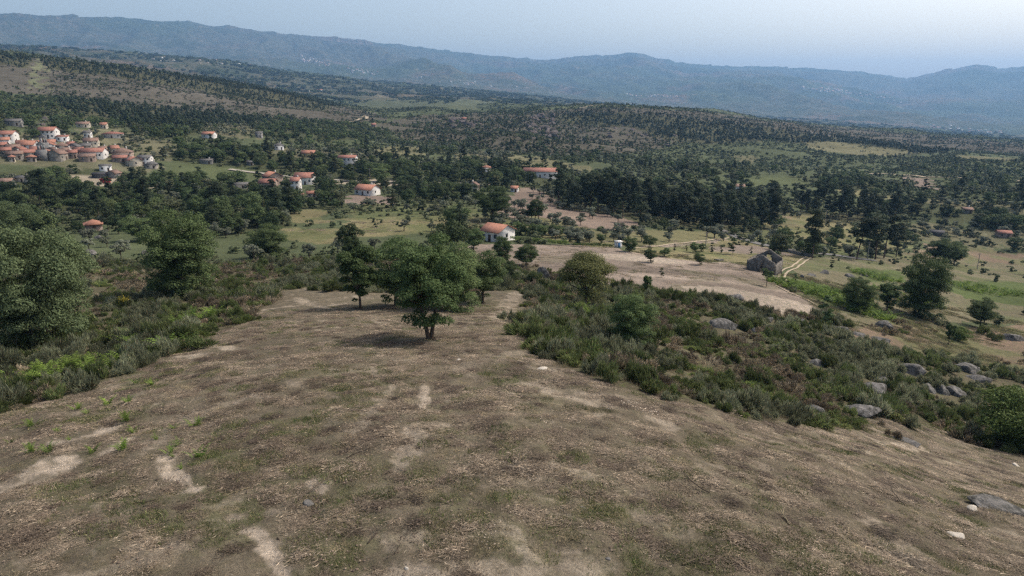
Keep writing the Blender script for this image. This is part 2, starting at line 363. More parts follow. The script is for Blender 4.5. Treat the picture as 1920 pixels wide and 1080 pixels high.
def masks(x, y):
    bare = stroke_mask(BARE_W, x, y, 1.3); green = stroke_mask(GREEN_W, x, y, 1.3)
    bare = bare*(1-.75*sstep(0, .5, fbm(x, y, .7, 4, 89, .7)))
    bare = np.maximum(bare, .38*sstep(.26, .5, fbm(x*.75+y*.3, y, 1.5, 5, 91, .7)))
    green = np.maximum(green*sstep(-.35, .25, fbm(x, y, .9, 3, 95)+.1), .6*sstep(.08, .5, fbm(x, y, 3.5, 5, 98, .62)))
    return bare, green*(1-bare)

# ------------------------------------------------------------------ materials
def new_mat(name):
    m = bpy.data.materials.new(name); m.use_nodes = True; nt = m.node_tree; nt.nodes.clear()
    out = nt.nodes.new('ShaderNodeOutputMaterial'); b = nt.nodes.new('ShaderNodeBsdfPrincipled')
    b.inputs['Roughness'].default_value = .9; b.inputs['Specular IOR Level'].default_value = .15
    nt.links.new(b.outputs[0], out.inputs[0])
    return m, nt, b
def N(nt, t, **k):
    n = nt.nodes.new(t)
    for a, v in k.items(): setattr(n, a, v)
    return n
def noise(nt, scale, detail=3, vec=None, rough=.5):
    n = N(nt, 'ShaderNodeTexNoise'); n.inputs['Scale'].default_value = scale; n.inputs['Detail'].default_value = detail; n.inputs['Roughness'].default_value = rough
    if vec: nt.links.new(vec, n.inputs['Vector'])
    return n.outputs[0]
def maprange(nt, src, a, b, c, d):
    m = N(nt, 'ShaderNodeMapRange'); nt.links.new(src, m.inputs[0])
    for i, v in enumerate((a, b, c, d)): m.inputs[i+1].default_value = v
    return m.outputs[0]
def mulc(nt, col, fac):
    m = N(nt, 'ShaderNodeVectorMath', operation='SCALE'); nt.links.new(col, m.inputs[0]); nt.links.new(fac, m.inputs['Scale']); return m.outputs[0]
def math_n(nt, op, a, b):
    m = N(nt, 'ShaderNodeMath', operation=op)
    for i, v in enumerate((a, b)):
        if isinstance(v, (int, float)): m.inputs[i].default_value = v
        else: nt.links.new(v, m.inputs[i])
    return m.outputs[0]
def mixc(nt, fac, a, b):
    m = N(nt, 'ShaderNodeMix', data_type='RGBA')
    nt.links.new(fac, m.inputs[0]) if not isinstance(fac, float) else None
    for i, v in ((6, a), (7, b)):
        if isinstance(v, tuple): m.inputs[i].default_value = (*v, 1)
        else: nt.links.new(v, m.inputs[i])
    return m.outputs[2]
def solid(name, col, var=.15, scale=2.0, rough=.9, bump=0.0, spec=.15, scale2=None, second=None):
    m, nt, b = new_mat(name)
    tc = N(nt, 'ShaderNodeTexCoord').outputs['Object']
    n = noise(nt, scale, 4, tc); f = maprange(nt, n, .25, .75, 1-var, 1+var)
    rgb = N(nt, 'ShaderNodeRGB'); rgb.outputs[0].default_value = (*col, 1); c = rgb.outputs[0]
    if second is not None:
        c = mixc(nt, maprange(nt, noise(nt, scale2 or scale*.4, 5, tc, .65), .42, .6, 0, 1), c, second)
    nt.links.new(mulc(nt, c, f), b.inputs['Base Color'])
    b.inputs['Roughness'].default_value = rough; b.inputs['Specular IOR Level'].default_value = spec
    if bump:
        bp = N(nt, 'ShaderNodeBump'); bp.inputs['Distance'].default_value = bump; bp.inputs['Strength'].default_value = 1
        nt.links.new(noise(nt, scale*3, 5, tc), bp.inputs['Height']); nt.links.new(bp.outputs[0], b.inputs['Normal'])
    return m
def leafmat(name, ca, cb, isl=.45, transl=.25, dry=None):
    """colour runs between ca and cb from plant to plant, brightness varies from leaf to leaf"""
    m, nt, b = new_mat(name)
    oi = N(nt, 'ShaderNodeObjectInfo'); geo = N(nt, 'ShaderNodeNewGeometry')
    c = mixc(nt, oi.outputs['Random'], ca, cb)
    if dry: c = mixc(nt, maprange(nt, geo.outputs['Random Per Island'], 1-dry[1], 1-dry[1]+.02, 0, 1), c, dry[0])
    pr = N(nt, 'ShaderNodeMath', operation='FRACT'); nt.links.new(math_n(nt, 'MULTIPLY', geo.outputs['Random Per Island'], 7.31), pr.inputs[0])
    f = maprange(nt, pr.outputs[0], 0, 1, 1-isl, 1+isl)
    f2 = maprange(nt, math_n(nt, 'FRACT', math_n(nt, 'MULTIPLY', oi.outputs['Random'], 13.7), 0), 0, 1, .62, 1.36)
    col = mulc(nt, c, math_n(nt, 'MULTIPLY', f, f2))
    nt.links.new(col, b.inputs['Base Color']); b.inputs['Roughness'].default_value = .7; b.inputs['Specular IOR Level'].default_value = .12
    if transl:
        tr = N(nt, 'ShaderNodeBsdfTranslucent'); nt.links.new(mulc(nt, col, maprange(nt, oi.outputs['Random'], 0, 1, 1.2, 1.3)), tr.inputs[0])
        ms = N(nt, 'ShaderNodeMixShader'); ms.inputs[0].default_value = transl
        nt.links.new(b.outputs[0], ms.inputs[1]); nt.links.new(tr.outputs[0], ms.inputs[2])
        out = [n for n in nt.nodes if n.type == 'OUTPUT_MATERIAL'][0]; nt.links.new(ms.outputs[0], out.inputs[0])
    return m
def ground_mat():
    m, nt, b = new_mat('ground')
    tc = N(nt, 'ShaderNodeTexCoord').outputs['Object']
    at = N(nt, 'ShaderNodeAttribute', attribute_name='Col').outputs['Color']
    wg = N(nt, 'ShaderNodeAttribute', attribute_name='near').outputs['Fac']
    veg = N(nt, 'ShaderNodeAttribute', attribute_name='veg').outputs['Fac']
    mt = N(nt, 'ShaderNodeAttribute', attribute_name='mount').outputs['Fac']
    f1 = maprange(nt, noise(nt, 9, 8, tc, .8), .3, .7, .50, 1.50)
    f2 = maprange(nt, noise(nt, .9, 5, tc, .65), .3, .7, .72, 1.28)
    f3 = maprange(nt, noise(nt, .06, 6, tc, .65), .3, .7, .75, 1.25)
    f4 = maprange(nt, noise(nt, .006, 6, tc, .65), .3, .7, .82, 1.18)
    f = math_n(nt, 'MULTIPLY', math_n(nt, 'MULTIPLY', f1, f2), math_n(nt, 'MULTIPLY', f3, f4))
    c = mulc(nt, at, f)
    # woody litter: fine stretched flecks, straw light and bark dark
    mp = N(nt, 'ShaderNodeMapping'); mp.inputs['Scale'].default_value = (1, 2.6, 1); mp.inputs['Rotation'].default_value = (0, 0, .5); nt.links.new(tc, mp.inputs[0])
    fl = noise(nt, 16, 5, mp.outputs[0], .75)
    lit = math_n(nt, 'MULTIPLY', maprange(nt, fl, .56, .68, 0, .7), wg)
    c = mixc(nt, lit, c, (.27, .22, .165))
    drk = math_n(nt, 'MULTIPLY', maprange(nt, noise(nt, 7, 6, mp.outputs[0], .75), .44, .34, 0, .75), wg)
    c = mixc(nt, drk, c, (.055, .040, .030))
    # grass flecks between plants
    g = math_n(nt, 'MULTIPLY', maprange(nt, noise(nt, 1.7, 6, tc, .7), .5, .62, 0, .6), veg)
    c = mixc(nt, g, c, (.075, .095, .035))
    # woods and scrub seen only as mottling kilometres away
    md = math_n(nt, 'MULTIPLY', maprange(nt, noise(nt, .018, 7, tc, .72), .47, .56, 0, .8), mt)
    c = mixc(nt, md, c, (.028, .040, .022))
    ml = math_n(nt, 'MULTIPLY', maprange(nt, noise(nt, .007, 7, tc, .7), .58, .66, 0, .55), mt)
    c = mixc(nt, ml, c, (.16, .135, .10))
    nt.links.new(c, b.inputs['Base Color'])
    b.inputs['Roughness'].default_value = 1; b.inputs['Specular IOR Level'].default_value = .05
    bp = N(nt, 'ShaderNodeBump'); bp.inputs['Distance'].default_value = .12; bp.inputs['Strength'].default_value = .8
    nt.links.new(noise(nt, 7, 9, tc, .8), bp.inputs['Height'])
    bp2 = N(nt, 'ShaderNodeBump'); bp2.inputs['Distance'].default_value = 14; bp2.inputs['Strength'].default_value = .9
    nt.links.new(math_n(nt, 'MULTIPLY', noise(nt, .012, 7, tc, .7), mt), bp2.inputs['Height']); nt.links.new(bp.outputs[0], bp2.inputs['Normal'])
    nt.links.new(bp2.outputs[0], b.inputs['Normal'])
    return m
M = {
 'ground': ground_mat(),
 'bark': solid('bark', (.085, .065, .05), .35, 6, bump=.03), 'pinebark': solid('pine_bark', (.075, .05, .04), .3, 4),
 'oak': leafmat('oak_leaves', (.070, .105, .040), (.095, .130, .052), .35),
 'paleoak': leafmat('pale_oak_leaves', (.095, .130, .062), (.110, .145, .070), .32),
 'darkoak': leafmat('dark_oak_leaves', (.052, .080, .030), (.072, .105, .038), .35),
 'yellowoak': leafmat('yellowing_leaves', (.125, .120, .045), (.100, .108, .040), .35),
 'lime': leafmat('bright_leaves', (.090, .130, .036), (.105, .145, .040), .35),
 'pine': leafmat('pine_needles', (.032, .047, .026), (.050, .066, .034), .45, .12),
 'olive': leafmat('olive_leaves', (.115, .130, .090), (.150, .165, .120), .4, .15),
 'broadleaf': leafmat('valley_leaves', (.030, .050, .022), (.070, .098, .036), .4, .15),
 'bush': leafmat('scrub_leaves', (.060, .080, .038), (.105, .118, .062), .35, .12),
 'heathbush': leafmat('heath_twigs', (.075, .070, .050), (.060, .075, .040), .4, .1),
 'broomA': leafmat('broom_grey_green', (.130, .145, .085), (.165, .180, .115), .55, .35, ((.22, .18, .12), .08)),
 'broomB': leafmat('broom_dark_green', (.072, .098, .036), (.105, .130, .050), .55, .35, ((.18, .14, .09), .08)),
 'broomC': leafmat('broom_brown', (.155, .125, .090), (.125, .115, .075), .6, .25, ((.30, .24, .17), .25)),
 'broomD': leafmat('broom_fresh_green', (.110, .145, .045), (.130, .155, .060), .5, .35, ((.20, .16, .10), .06)),
 'drystems': leafmat('dry_stems', (.21, .17, .125), (.28, .235, .16), .5, .1),
 'crumb': leafmat('soil_crumbs', (.125, .097, .075), (.16, .125, .098), .4, 0, ((.07, .052, .042), .2)),
 'palecrumb': leafmat('pale_grit', (.30, .25, .20), (.36, .31, .25), .4, 0),
 'fern': leafmat('fern_fronds', (.120, .175, .032), (.090, .140, .032), .4, .3),
 'broadleafB': leafmat('valley_leaves_green', (.060, .088, .034), (.085, .110, .045), .35, .15),
 'broadleafC': leafmat('valley_leaves_olive', (.080, .088, .045), (.062, .075, .035), .35, .15),
 'grass': leafmat('grass_blades', (.085, .115, .040), (.120, .130, .055), .5, .2, ((.25, .21, .12), .25)),
 'straw': leafmat('dry_grass', (.23, .195, .125), (.18, .15, .095), .4, .2),
 'twig': leafmat('twigs', (.130, .104, .077), (.175, .143, .106), .55, 0, ((.31, .255, .19), .12)),
 'darktwig': leafmat('dark_twigs', (.068, .053, .041), (.108, .086, .064), .6, 0, ((.26, .21, .15), .07)),
 'rock': solid('granite', (.150, .145, .138), .45, 2.4, .95, .12, .1, 1.6, (.050, .050, .046)),
 'palerock': solid('pale_stone', (.38, .35, .30), .2, 5, .9, .02),
 'hillrock': solid('hill_granite', (.10, .085, .08), .35, .25, .9, .3, .1, .12, (.08, .07, .065)),
 'asphalt': solid('asphalt', (.125, .123, .118), .15, .6), 'track': solid('track_sand', (.30, .25, .18), .2, .5),
 'paleroad': solid('pale_road', (.27, .25, .21), .15, .3),
 'white': solid('white_render', (.58, .57, .55), .08, .6), 'cream': solid('cream_render', (.42, .38, .31), .1, .6),
 'greywall': solid('grey_render', (.20, .195, .185), .15, .6), 'stonewall': solid('stone_wall', (.165, .152, .135), .35, 1.6, .9, .1, .1, 1.2, (.085, .078, .068)),
 'palestone': solid('pale_stone_wall', (.29, .265, .23), .25, .9, .9, .05, .1, .6, (.18, .165, .145)),
 'pinkwall': solid('pink_render', (.27, .21, .175), .1, .6), 'yellowwall': solid('yellow_render', (.40, .33, .18), .1, .6),
 'redtile': solid('red_roof_tiles', (.235, .115, .090), .2, .9), 'orangetile': solid('orange_roof_tiles', (.28, .140, .100), .2, .9),
 'browntile': solid('weathered_roof_tiles', (.175, .118, .095), .3, .9), 'greytile': solid('grey_roof', (.10, .097, .095), .2, .8),
 'redwood': solid('red_boards', (.17, .02, .018), .2, 3), 'darkmetal': solid('dark_sheet', (.045, .045, .05), .2, 1),
 'glass': solid('window_glass', (.03, .035, .04), .1, 1, .2, spec=.5), 'doorwood': solid('door_wood', (.09, .06, .045), .2, 3),
 'blue': solid('blue_paint', (.10, .22, .40), .1, 3), 'concrete': solid('concrete', (.38, .36, .33), .1, 1.5), 'polewood': solid('grey_pole', (.24, .22, .20), .15, 2),
}

# ------------------------------------------------------------------ mesh and object helpers
def mk(name, parts, mats, smooth=False):
    """parts: (verts Nx3, faces MxK, material slot)"""
    vs = []; li = []; ls = []; lt = []; mi = []; off = 0; lo = 0
    for V, F, m in parts:
        V = np.asarray(V, np.float32).reshape(-1, 3); F = np.asarray(F, np.int32)
        if len(F) == 0: continue
        vs.append(V); k = F.shape[1]
        li.append((F+off).ravel()); ls.append(lo+np.arange(len(F))*k); lt.append(np.full(len(F), k)); mi.append(np.full(len(F), m))
        off += len(V); lo += len(F)*k
    me = bpy.data.meshes.new(name)
    V = np.concatenate(vs); L = np.concatenate(li).astype(np.int32)
    me.vertices.add(len(V)); me.vertices.foreach_set('co', V.ravel())
    me.loops.add(len(L)); me.loops.foreach_set('vertex_index', L)
    S = np.concatenate(ls).astype(np.int32)
    me.polygons.add(len(S)); me.polygons.foreach_set('loop_start', S); me.polygons.foreach_set('loop_total', np.concatenate(lt).astype(np.int32))
    me.polygons.foreach_set('material_index', np.concatenate(mi).astype(np.int32))
    if smooth: me.polygons.foreach_set('use_smooth', np.ones(len(S), bool))
    for m in mats: me.materials.append(M[m] if isinstance(m, str) else m)
    me.update(calc_edges=True); me.validate()
    return me
def link(name, data, parent=None, loc=None, rot=None, scl=None):
    o = bpy.data.objects.new(name, data); COL.objects.link(o)
    if parent is not None: o.parent = parent
    if loc is not None: o.location = loc
    if rot is not None: o.rotation_euler = rot
    if scl is not None: o.scale = scl
    return o
def tag(o, label=None, cat=None, group=None, kind=None):
    if label: o['label'] = label
    if cat: o['category'] = cat
    if group: o['group'] = group
    if kind: o['kind'] = kind
    return o
def box(x0, x1, y0, y1, z0, z1):
    V = [(x, y, z) for z in (z0, z1) for y in (y0, y1) for x in (x0, x1)]
    return V, [(0, 2, 3, 1), (4, 5, 7, 6), (0, 1, 5, 4), (2, 6, 7, 3), (0, 4, 6, 2), (1, 3, 7, 5)]
def tube(P, R, n=6):
    P = np.array(P, float); V = []
    for k in range(len(P)):
        d = P[min(k+1, len(P)-1)]-P[max(k-1, 0)]; d /= np.linalg.norm(d)+1e-9
        a = np.cross(d, (0, 0, 1) if abs(d[2]) < .9 else (1, 0, 0)); a /= np.linalg.norm(a); b = np.cross(d, a)
        for q in range(n):
            t = 2*PI*q/n; V.append(P[k]+R[k]*(math.cos(t)*a+math.sin(t)*b))
    F = [(k*n+q, k*n+(q+1) % n, (k+1)*n+(q+1) % n, (k+1)*n+q) for k in range(len(P)-1) for q in range(n)]
    return np.array(V), np.array(F)
def unit(n, r=rng):
    v = r.normal(size=(n, 3)); return v/np.linalg.norm(v, axis=1)[:, None]
def leaves(C, Nn, size, aspect=1.7, jit=.7):
    """diamond leaves at C facing about Nn"""
    n = len(C); nr = Nn+unit(n)*jit; nr /= np.linalg.norm(nr, axis=1)[:, None]
    a = np.cross(nr, unit(n)); a /= np.linalg.norm(a, axis=1)[:, None]+1e-9; b = np.cross(nr, a)
    s = size*rng.uniform(.6, 1.3, n)[:, None] if np.isscalar(size) else size[:, None]
    V = np.stack([C-a*s*aspect/2, C+b*s/2, C+a*s*aspect/2, C-b*s/2], 1).reshape(-1, 3)
    return V, np.arange(n*4).reshape(-1, 4)
def crown_lobes(n, w, h, z0, shape='round', rs=1.0):
    """centres and radii of foliage clumps filling a crown of width w between z0 and z0+h"""
    C = []; R = []
    while len(C) < n:
        p = rng.uniform(-1, 1, 3); q = np.linalg.norm(p)
        if q > 1 or q < .35: continue
        if shape == 'cone': p[0] *= (1-.42*(p[2]+1)); p[1] *= (1-.42*(p[2]+1))
        if shape == 'flat' and p[2] < -.35: continue
        C.append((p[0]*w*.42, p[1]*w*.42, z0+h*.5+p[2]*h*.42)); R.append(rs*rng.uniform(.13, .25)*min(w, h*1.3))
    return np.array(C), np.array(R)
def foliage(C, R, n, size, jit=.7, squash=.75):
    w = R**2; k = rng.choice(len(C), n, p=w/w.sum())
    d = unit(n); d[:, 2] = np.where(d[:, 2] < -.2, -d[:, 2]*.6, d[:, 2]); d /= np.linalg.norm(d, axis=1)[:, None]
    rad = R[k]*rng.uniform(.45, 1.12, n)**.5*rng.uniform(.9, 1.15, n)
    P = C[k]+d*rad[:, None]*np.array([1, 1, squash])
    return leaves(P, d+np.array([0, 0, .25]), size, jit=jit)
def limbs(C, R, base_h, tr, n=6, sides=6):
    """trunk with limbs that reach the clumps"""
    top = np.array([0, 0, base_h*1.25]); parts = []
    bend = rng.normal(0, .06*base_h, 2)
    parts.append(tube([(0, 0, -.4), (bend[0]*.3, bend[1]*.3, base_h*.5), (bend[0], bend[1], base_h)], [tr*1.25, tr, tr*.8], sides))
    idx = rng.choice(len(C), min(n, len(C)), replace=False)
    for i in idx:
        e = C[i]; s = np.array([bend[0], bend[1], base_h*rng.uniform(.8, 1)])
        mid = s*.5+e*.5+rng.normal(0, .08*np.linalg.norm(e-s), 3)
        parts.append(tube([s, mid, e], [tr*.6, tr*.35, tr*.1], 5))
    return parts
class Plant: pass
def plant(name, leaf, bark, crown_parts, trunk_parts):
    p = Plant(); p.name = name
    p.crown = mk(name+'_crown', [(v, f, 0) for v, f in crown_parts], [leaf])
    p.trunk = mk(name+'_trunk', [(v, f, 0) for v, f in trunk_parts], [bark], True) if trunk_parts else None
    p.joined = mk(name, [(v, f, 0) for v, f in crown_parts]+[(v, f, 1) for v, f in trunk_parts], [leaf, bark])
    return p
def make_tree(name, leaf, bark, w, h, trunk_h, nlobe, nleaf, size, shape='round', tr=.16, nl=6, low=0, rs=1.0):
    C, R = crown_lobes(nlobe, w, h-trunk_h, trunk_h, shape, rs)
    if low:   # skirts reaching the ground
        k = rng.choice(len(C), low); C2 = C[k]*(np.array([1.0, 1.0, 0]) if w > 6.5 else np.array([.5, .5, 0])); C2[:, 2] = rng.uniform(.3, trunk_h+1.3, low)
        C = np.concatenate([C, C2]); R = np.concatenate([R, R[k]*.8])
    return plant(name, leaf, bark, [foliage(C, R, nleaf, size)], limbs(C, R, trunk_h+(h-trunk_h)*.12, tr, nl))
def place(name, pl, x, y, label, cat, group=None, s=1.0, rz=None, z=None, sx=1.0, parts=True, sink=.0):
    z = float(H(x, y)) if z is None else z
    rz = rng.uniform(0, 2*PI) if rz is None else rz
    scl = (s*sx, s*sx, s)
    if parts and pl.trunk:
        e = link(name, None, None, (x, y, z-sink), (0, 0, rz), scl)
        link('crown', pl.crown, e); link('trunk', pl.trunk, e)
    else:
        e = link(name, pl.joined, None, (x, y, z-sink), (0, 0, rz), scl)
    return tag(e, label, cat, group)

# one node tree spreads a whole plant mass from points that carry rotation, scale and kind
PROTO_COLS = {}
def instancer(name, protos, pts, rot, scl, idx, label=None, cat=None, kind='stuff'):
    col = bpy.data.collections.new(name+'_models')
    for k, me in enumerate(protos):
        o = bpy.data.objects.new('%s_%02d' % (name, k), me); col.objects.link(o)
    me = bpy.data.meshes.new(name); n = len(pts)
    me.vertices.add(n); me.vertices.foreach_set('co', np.asarray(pts, np.float32).ravel())
    for an, t, v in (('rotv', 'FLOAT_VECTOR', rot), ('sclv', 'FLOAT_VECTOR', scl)):
        a = me.attributes.new(an, t, 'POINT'); a.data.foreach_set('vector', np.asarray(v, np.float32).ravel())
    a = me.attributes.new('kidx', 'INT', 'POINT'); a.data.foreach_set('value', np.asarray(idx, np.int32))
    g = bpy.data.node_groups.new(name, 'GeometryNodeTree')
    g.interface.new_socket('Geometry', in_out='INPUT', socket_type='NodeSocketGeometry')
    g.interface.new_socket('Geometry', in_out='OUTPUT', socket_type='NodeSocketGeometry')
    gi = g.nodes.new('NodeGroupInput'); go = g.nodes.new('NodeGroupOutput')
    ip = g.nodes.new('GeometryNodeInstanceOnPoints'); ci = g.nodes.new('GeometryNodeCollectionInfo')
    ci.inputs[0].default_value = col; ci.inputs['Separate Children'].default_value = True; ci.inputs['Reset Children'].default_value = True
    def attr(nm, t):
        n_ = g.nodes.new('GeometryNodeInputNamedAttribute'); n_.data_type = t; n_.inputs[0].default_value = nm; return n_.outputs[0]
    L = g.links.new
    L(gi.outputs[0], ip.inputs['Points']); L(ci.outputs[0], ip.inputs['Instance']); ip.inputs['Pick Instance'].default_value = True
    L(attr('kidx', 'INT'), ip.inputs['Instance Index'])
    er = g.nodes.new('FunctionNodeEulerToRotation'); L(attr('rotv', 'FLOAT_VECTOR'), er.inputs[0]); L(er.outputs[0], ip.inputs['Rotation'])
    L(attr('sclv', 'FLOAT_VECTOR'), ip.inputs['Scale']); L(ip.outputs[0], go.inputs[0])
    o = link(name, me); md = o.modifiers.new('spread', 'NODES'); md.node_group = g
    return tag(o, label, cat, None, kind)
def slope_rot(x, y, rz, e=.6):
    gx = (H(x+e, y)-H(x-e, y))/(2*e); gy = (H(x, y+e)-H(x, y-e))/(2*e)
    # euler XYZ that lays the patch on the slope: tilt expressed in the turned frame
    c = np.cos(rz); s = np.sin(rz)
    sx = gx*c+gy*s; sy = -gx*s+gy*c
    return np.stack([np.arctan(sy), -np.arctan(sx), rz], 1)

# ------------------------------------------------------------------ the ground sheet
def build_ground():
    nr, nc = ZG.shape
    azw = AZ
    X = RR[:, None]*np.sin(azw)[None]; Y = RR[:, None]*np.cos(azw)[None]
    V = np.stack([X, Y, ZG], -1).reshape(-1, 3)
    V = np.concatenate([V, [[0, 0, ZG[0].mean()]]])
    i = np.arange(nr-1)[:, None]*nc; j = np.arange(nc)[None]; j1 = (j+1) % nc
    F = np.stack([i+j, i+nc+j, i+nc+j1, i+j1], -1).reshape(-1, 4)[:, ::-1]
    jj = np.arange(nc); T = np.stack([np.full(nc, nr*nc), (jj+1) % nc, jj], 1)
    me = mk('ground', [(V, F, 0)], ['ground'], True)
    x = V[:, 0]; y = V[:, 1]; r = np.hypot(x, y)
    cv = cover_at(x, y)
    base = np.array([COVER[c][0] for c in CN])[cv]
    bare, green = masks(x, y)
    near = (cv == CN.index('clearing'))
    b = (bare*near)[:, None]; g = (green*near)[:, None]
    base = base*(1-b)+np.array([.35, .297, .235])*b
    base = base*(1-g*.5)+np.array([.078, .088, .040])*g*.5
    n5 = fbm((x*.88-y*.48)*.2, x*.48+y*.88, .75, 4, 99, .65)[:, None]*sstep(-6, 4, x)[:, None]
    base = np.where(near[:, None], base*(1+.55*n5), base)
    # brown and green drift over the whole land
    n1 = fbm(x, y, 60, 4, 101)[:, None]; far = sstep(100, 200, r)[:, None]
    base = base*(1+.22*n1*far)
    tl = (cv == CN.index('tilled'))[:, None]
    n3 = fbm(x*.22+y*.2, y, 7, 5, 105, .62)[:, None]
    base = np.where(tl, base*(1+.65*n3), base)
    n4 = sstep(.1, .4, fbm(x, y, 16, 5, 107, .6))[:, None]
    base = np.where(tl, base*(1-n4*.5)+np.array([.085, .085, .048])*n4*.5, base)
    rg = np.isin(cv, [CN.index('rockygrass'), CN.index('drygrass'), CN.index('pasture'), CN.index('brown')])[:, None]
    n2 = sstep(-.1, .35, fbm(x, y, 12, 4, 103))[:, None]
    base = np.where(rg, base*(1-n2*.6)+np.array([.080, .100, .040])*n2*.6, base)
    # the mountains: burnt brown, heath green and dark woods in broad sheets
    mt = sstep(2300, 3200, r)
    a1 = sstep(-.15, .3, fbm(x, y, 1500, 5, 111))[:, None]; a2 = sstep(.05, .4, fbm(x, y, 700, 5, 117))[:, None]; a3 = sstep(.15, .45, fbm(x, y, 420, 4, 119))[:, None]
    mc = np.array([.090, .088, .066])*(1-a1)+np.array([.060, .078, .045])*a1
    mc = mc*(1-a2)+np.array([.135, .095, .072])*a2
    mc = mc*(1-a3*.8)+np.array([.034, .046, .027])*a3*.8
    base = base*(1-mt[:, None])+mc*.8*mt[:, None]
    col = np.concatenate([base, np.ones((len(base), 1))], 1)
    a = me.color_attributes.new('Col', 'FLOAT_COLOR', 'POINT'); a.data.foreach_set('color', col.astype(np.float32).ravel())
    def fa(nm, v):
        at = me.attributes.new(nm, 'FLOAT', 'POINT'); at.data.foreach_set('value', v.astype(np.float32))
    fa('near', near*(1-bare*.7)*(1-sstep(120, 200, r)))
    fa('veg', (~np.isin(cv, [CN.index(c) for c in ('tilled', 'soil', 'orchard', 'yard')]))*(1-near*.75)*(1-bare))
    fa('mount', mt)
    o = link('ground', me); tag(o, kind='structure')
    # close the sheet under the camera
    k = len(V)-1
    bm = bmesh.new(); vs = [bm.verts.new(V[q]) for q in range(nc)]; c = bm.verts.new(V[k])
    for q in range(nc): bm.faces.new((vs[q], vs[(q+1) % nc], c))
    bmesh.ops.recalc_face_normals(bm, faces=bm.faces)
    m2 = bpy.data.meshes.new('ground_patch'); bm.to_mesh(m2); bm.free(); m2.materials.append(M['ground'])
    a = m2.color_attributes.new('Col', 'FLOAT_COLOR', 'POINT'); a.data.foreach_set('color', np.tile([.15, .115, .086, 1], nc+1).astype(np.float32))
    tag(link('ground', m2), kind='structure')
build_ground()

# roads and tracks: ribbons draped on the ground
def ribbon(name, pts, w, mat, rmin, lift=.06, label=None):
    P = np.array([ground(a, b, rmin)[:2] for a, b in pts])
    Q = []
    for k in range(len(P)-1):
        n = max(2, int(np.linalg.norm(P[k+1]-P[k])/max(1.0, np.linalg.norm(P[k])*.008)))
        p0 = P[max(k-1, 0)]; p1 = P[k]; p2 = P[k+1]; p3 = P[min(k+2, len(P)-1)]
        for q in range(n):
            t = q/n
            Q.append(.5*((2*p1)+(-p0+p2)*t+(2*p0-5*p1+4*p2-p3)*t*t+(-p0+3*p1-3*p2+p3)*t**3))
    Q.append(P[-1]); Q = np.array(Q)
    d = np.gradient(Q, axis=0); d /= np.linalg.norm(d, axis=1)[:, None]+1e-9; nrm = np.stack([-d[:, 1], d[:, 0]], 1)
    V = []; m = 5
    for k in range(m):
        s = (k/(m-1)-.5)*w*(1+.18*fbm(Q[:, 0], Q[:, 1], 2.5, 2, 7+k) if k in (0, m-1) else 1)
        A = Q+nrm*np.reshape(s, (-1, 1)) if np.ndim(s) else Q+nrm*s
        V.append(np.column_stack([A, H(A[:, 0], A[:, 1])]))
    V = np.array(V)
    zz = V[:, :, 2].max(0)*.5+V[:, :, 2]*.5 if w > 2 else V[:, :, 2]
    r = np.hypot(V[:, :, 0], V[:, :, 1])
    V[:, :, 2] = zz+lift+r*.00035
    n = len(Q); V = V.transpose(1, 0, 2).reshape(-1, 3)
    i = np.arange(n-1)[:, None]*m; j = np.arange(m-1)[None]
    F = np.stack([i+j, i+m+j, i+m+j+1, i+j+1], -1).reshape(-1, 4)
    o = link(name, mk(name, [(V, F, 0)], [mat], True)); tag(o, label, None, None, 'structure')
    return Q
ribbon('road', [(1340, 428), (1372, 441), (1400, 452), (1450, 464), (1520, 474), (1600, 484), (1640, 489)], 4.2, 'asphalt', 120, .12)
ribbon('road', [(430, 318), (500, 327), (560, 334), (640, 339), (760, 343), (860, 345), (930, 347)], 4.5, 'paleroad', 330, .25)
ribbon('dirt_track', [(1512, 482), (1500, 488), (1485, 500), (1466, 508), (1461, 520), (1466, 530)], .55, 'track', 100)
ribbon('dirt_track', [(1520, 484), (1508, 492), (1494, 503), (1477, 510), (1471, 520), (1476, 530)], .55, 'track', 100)
ribbon('dirt_track', [(1438, 531), (1455, 536), (1480, 549), (1505, 559), (1525, 569), (1536, 575)], .40, 'track', 80)
ribbon('dirt_track', [(1185, 466), (1240, 461), (1300, 454), (1345, 449), (1372, 446)], 1.0, 'track', 120)
ribbon('dirt_track', [(652, 229), (672, 225), (688, 222), (684, 218), (660, 216)], 5, 'track', 600, .3)
ribbon('dirt_track', [(1630, 327), (1700, 329), (1760, 333), (1850, 338), (1930, 340)], 4, 'track', 450, .3)
ribbon('dirt_track', [(1085, 204), (1110, 199), (1132, 196)], 5, 'track', 900, .3)

exec_order = None
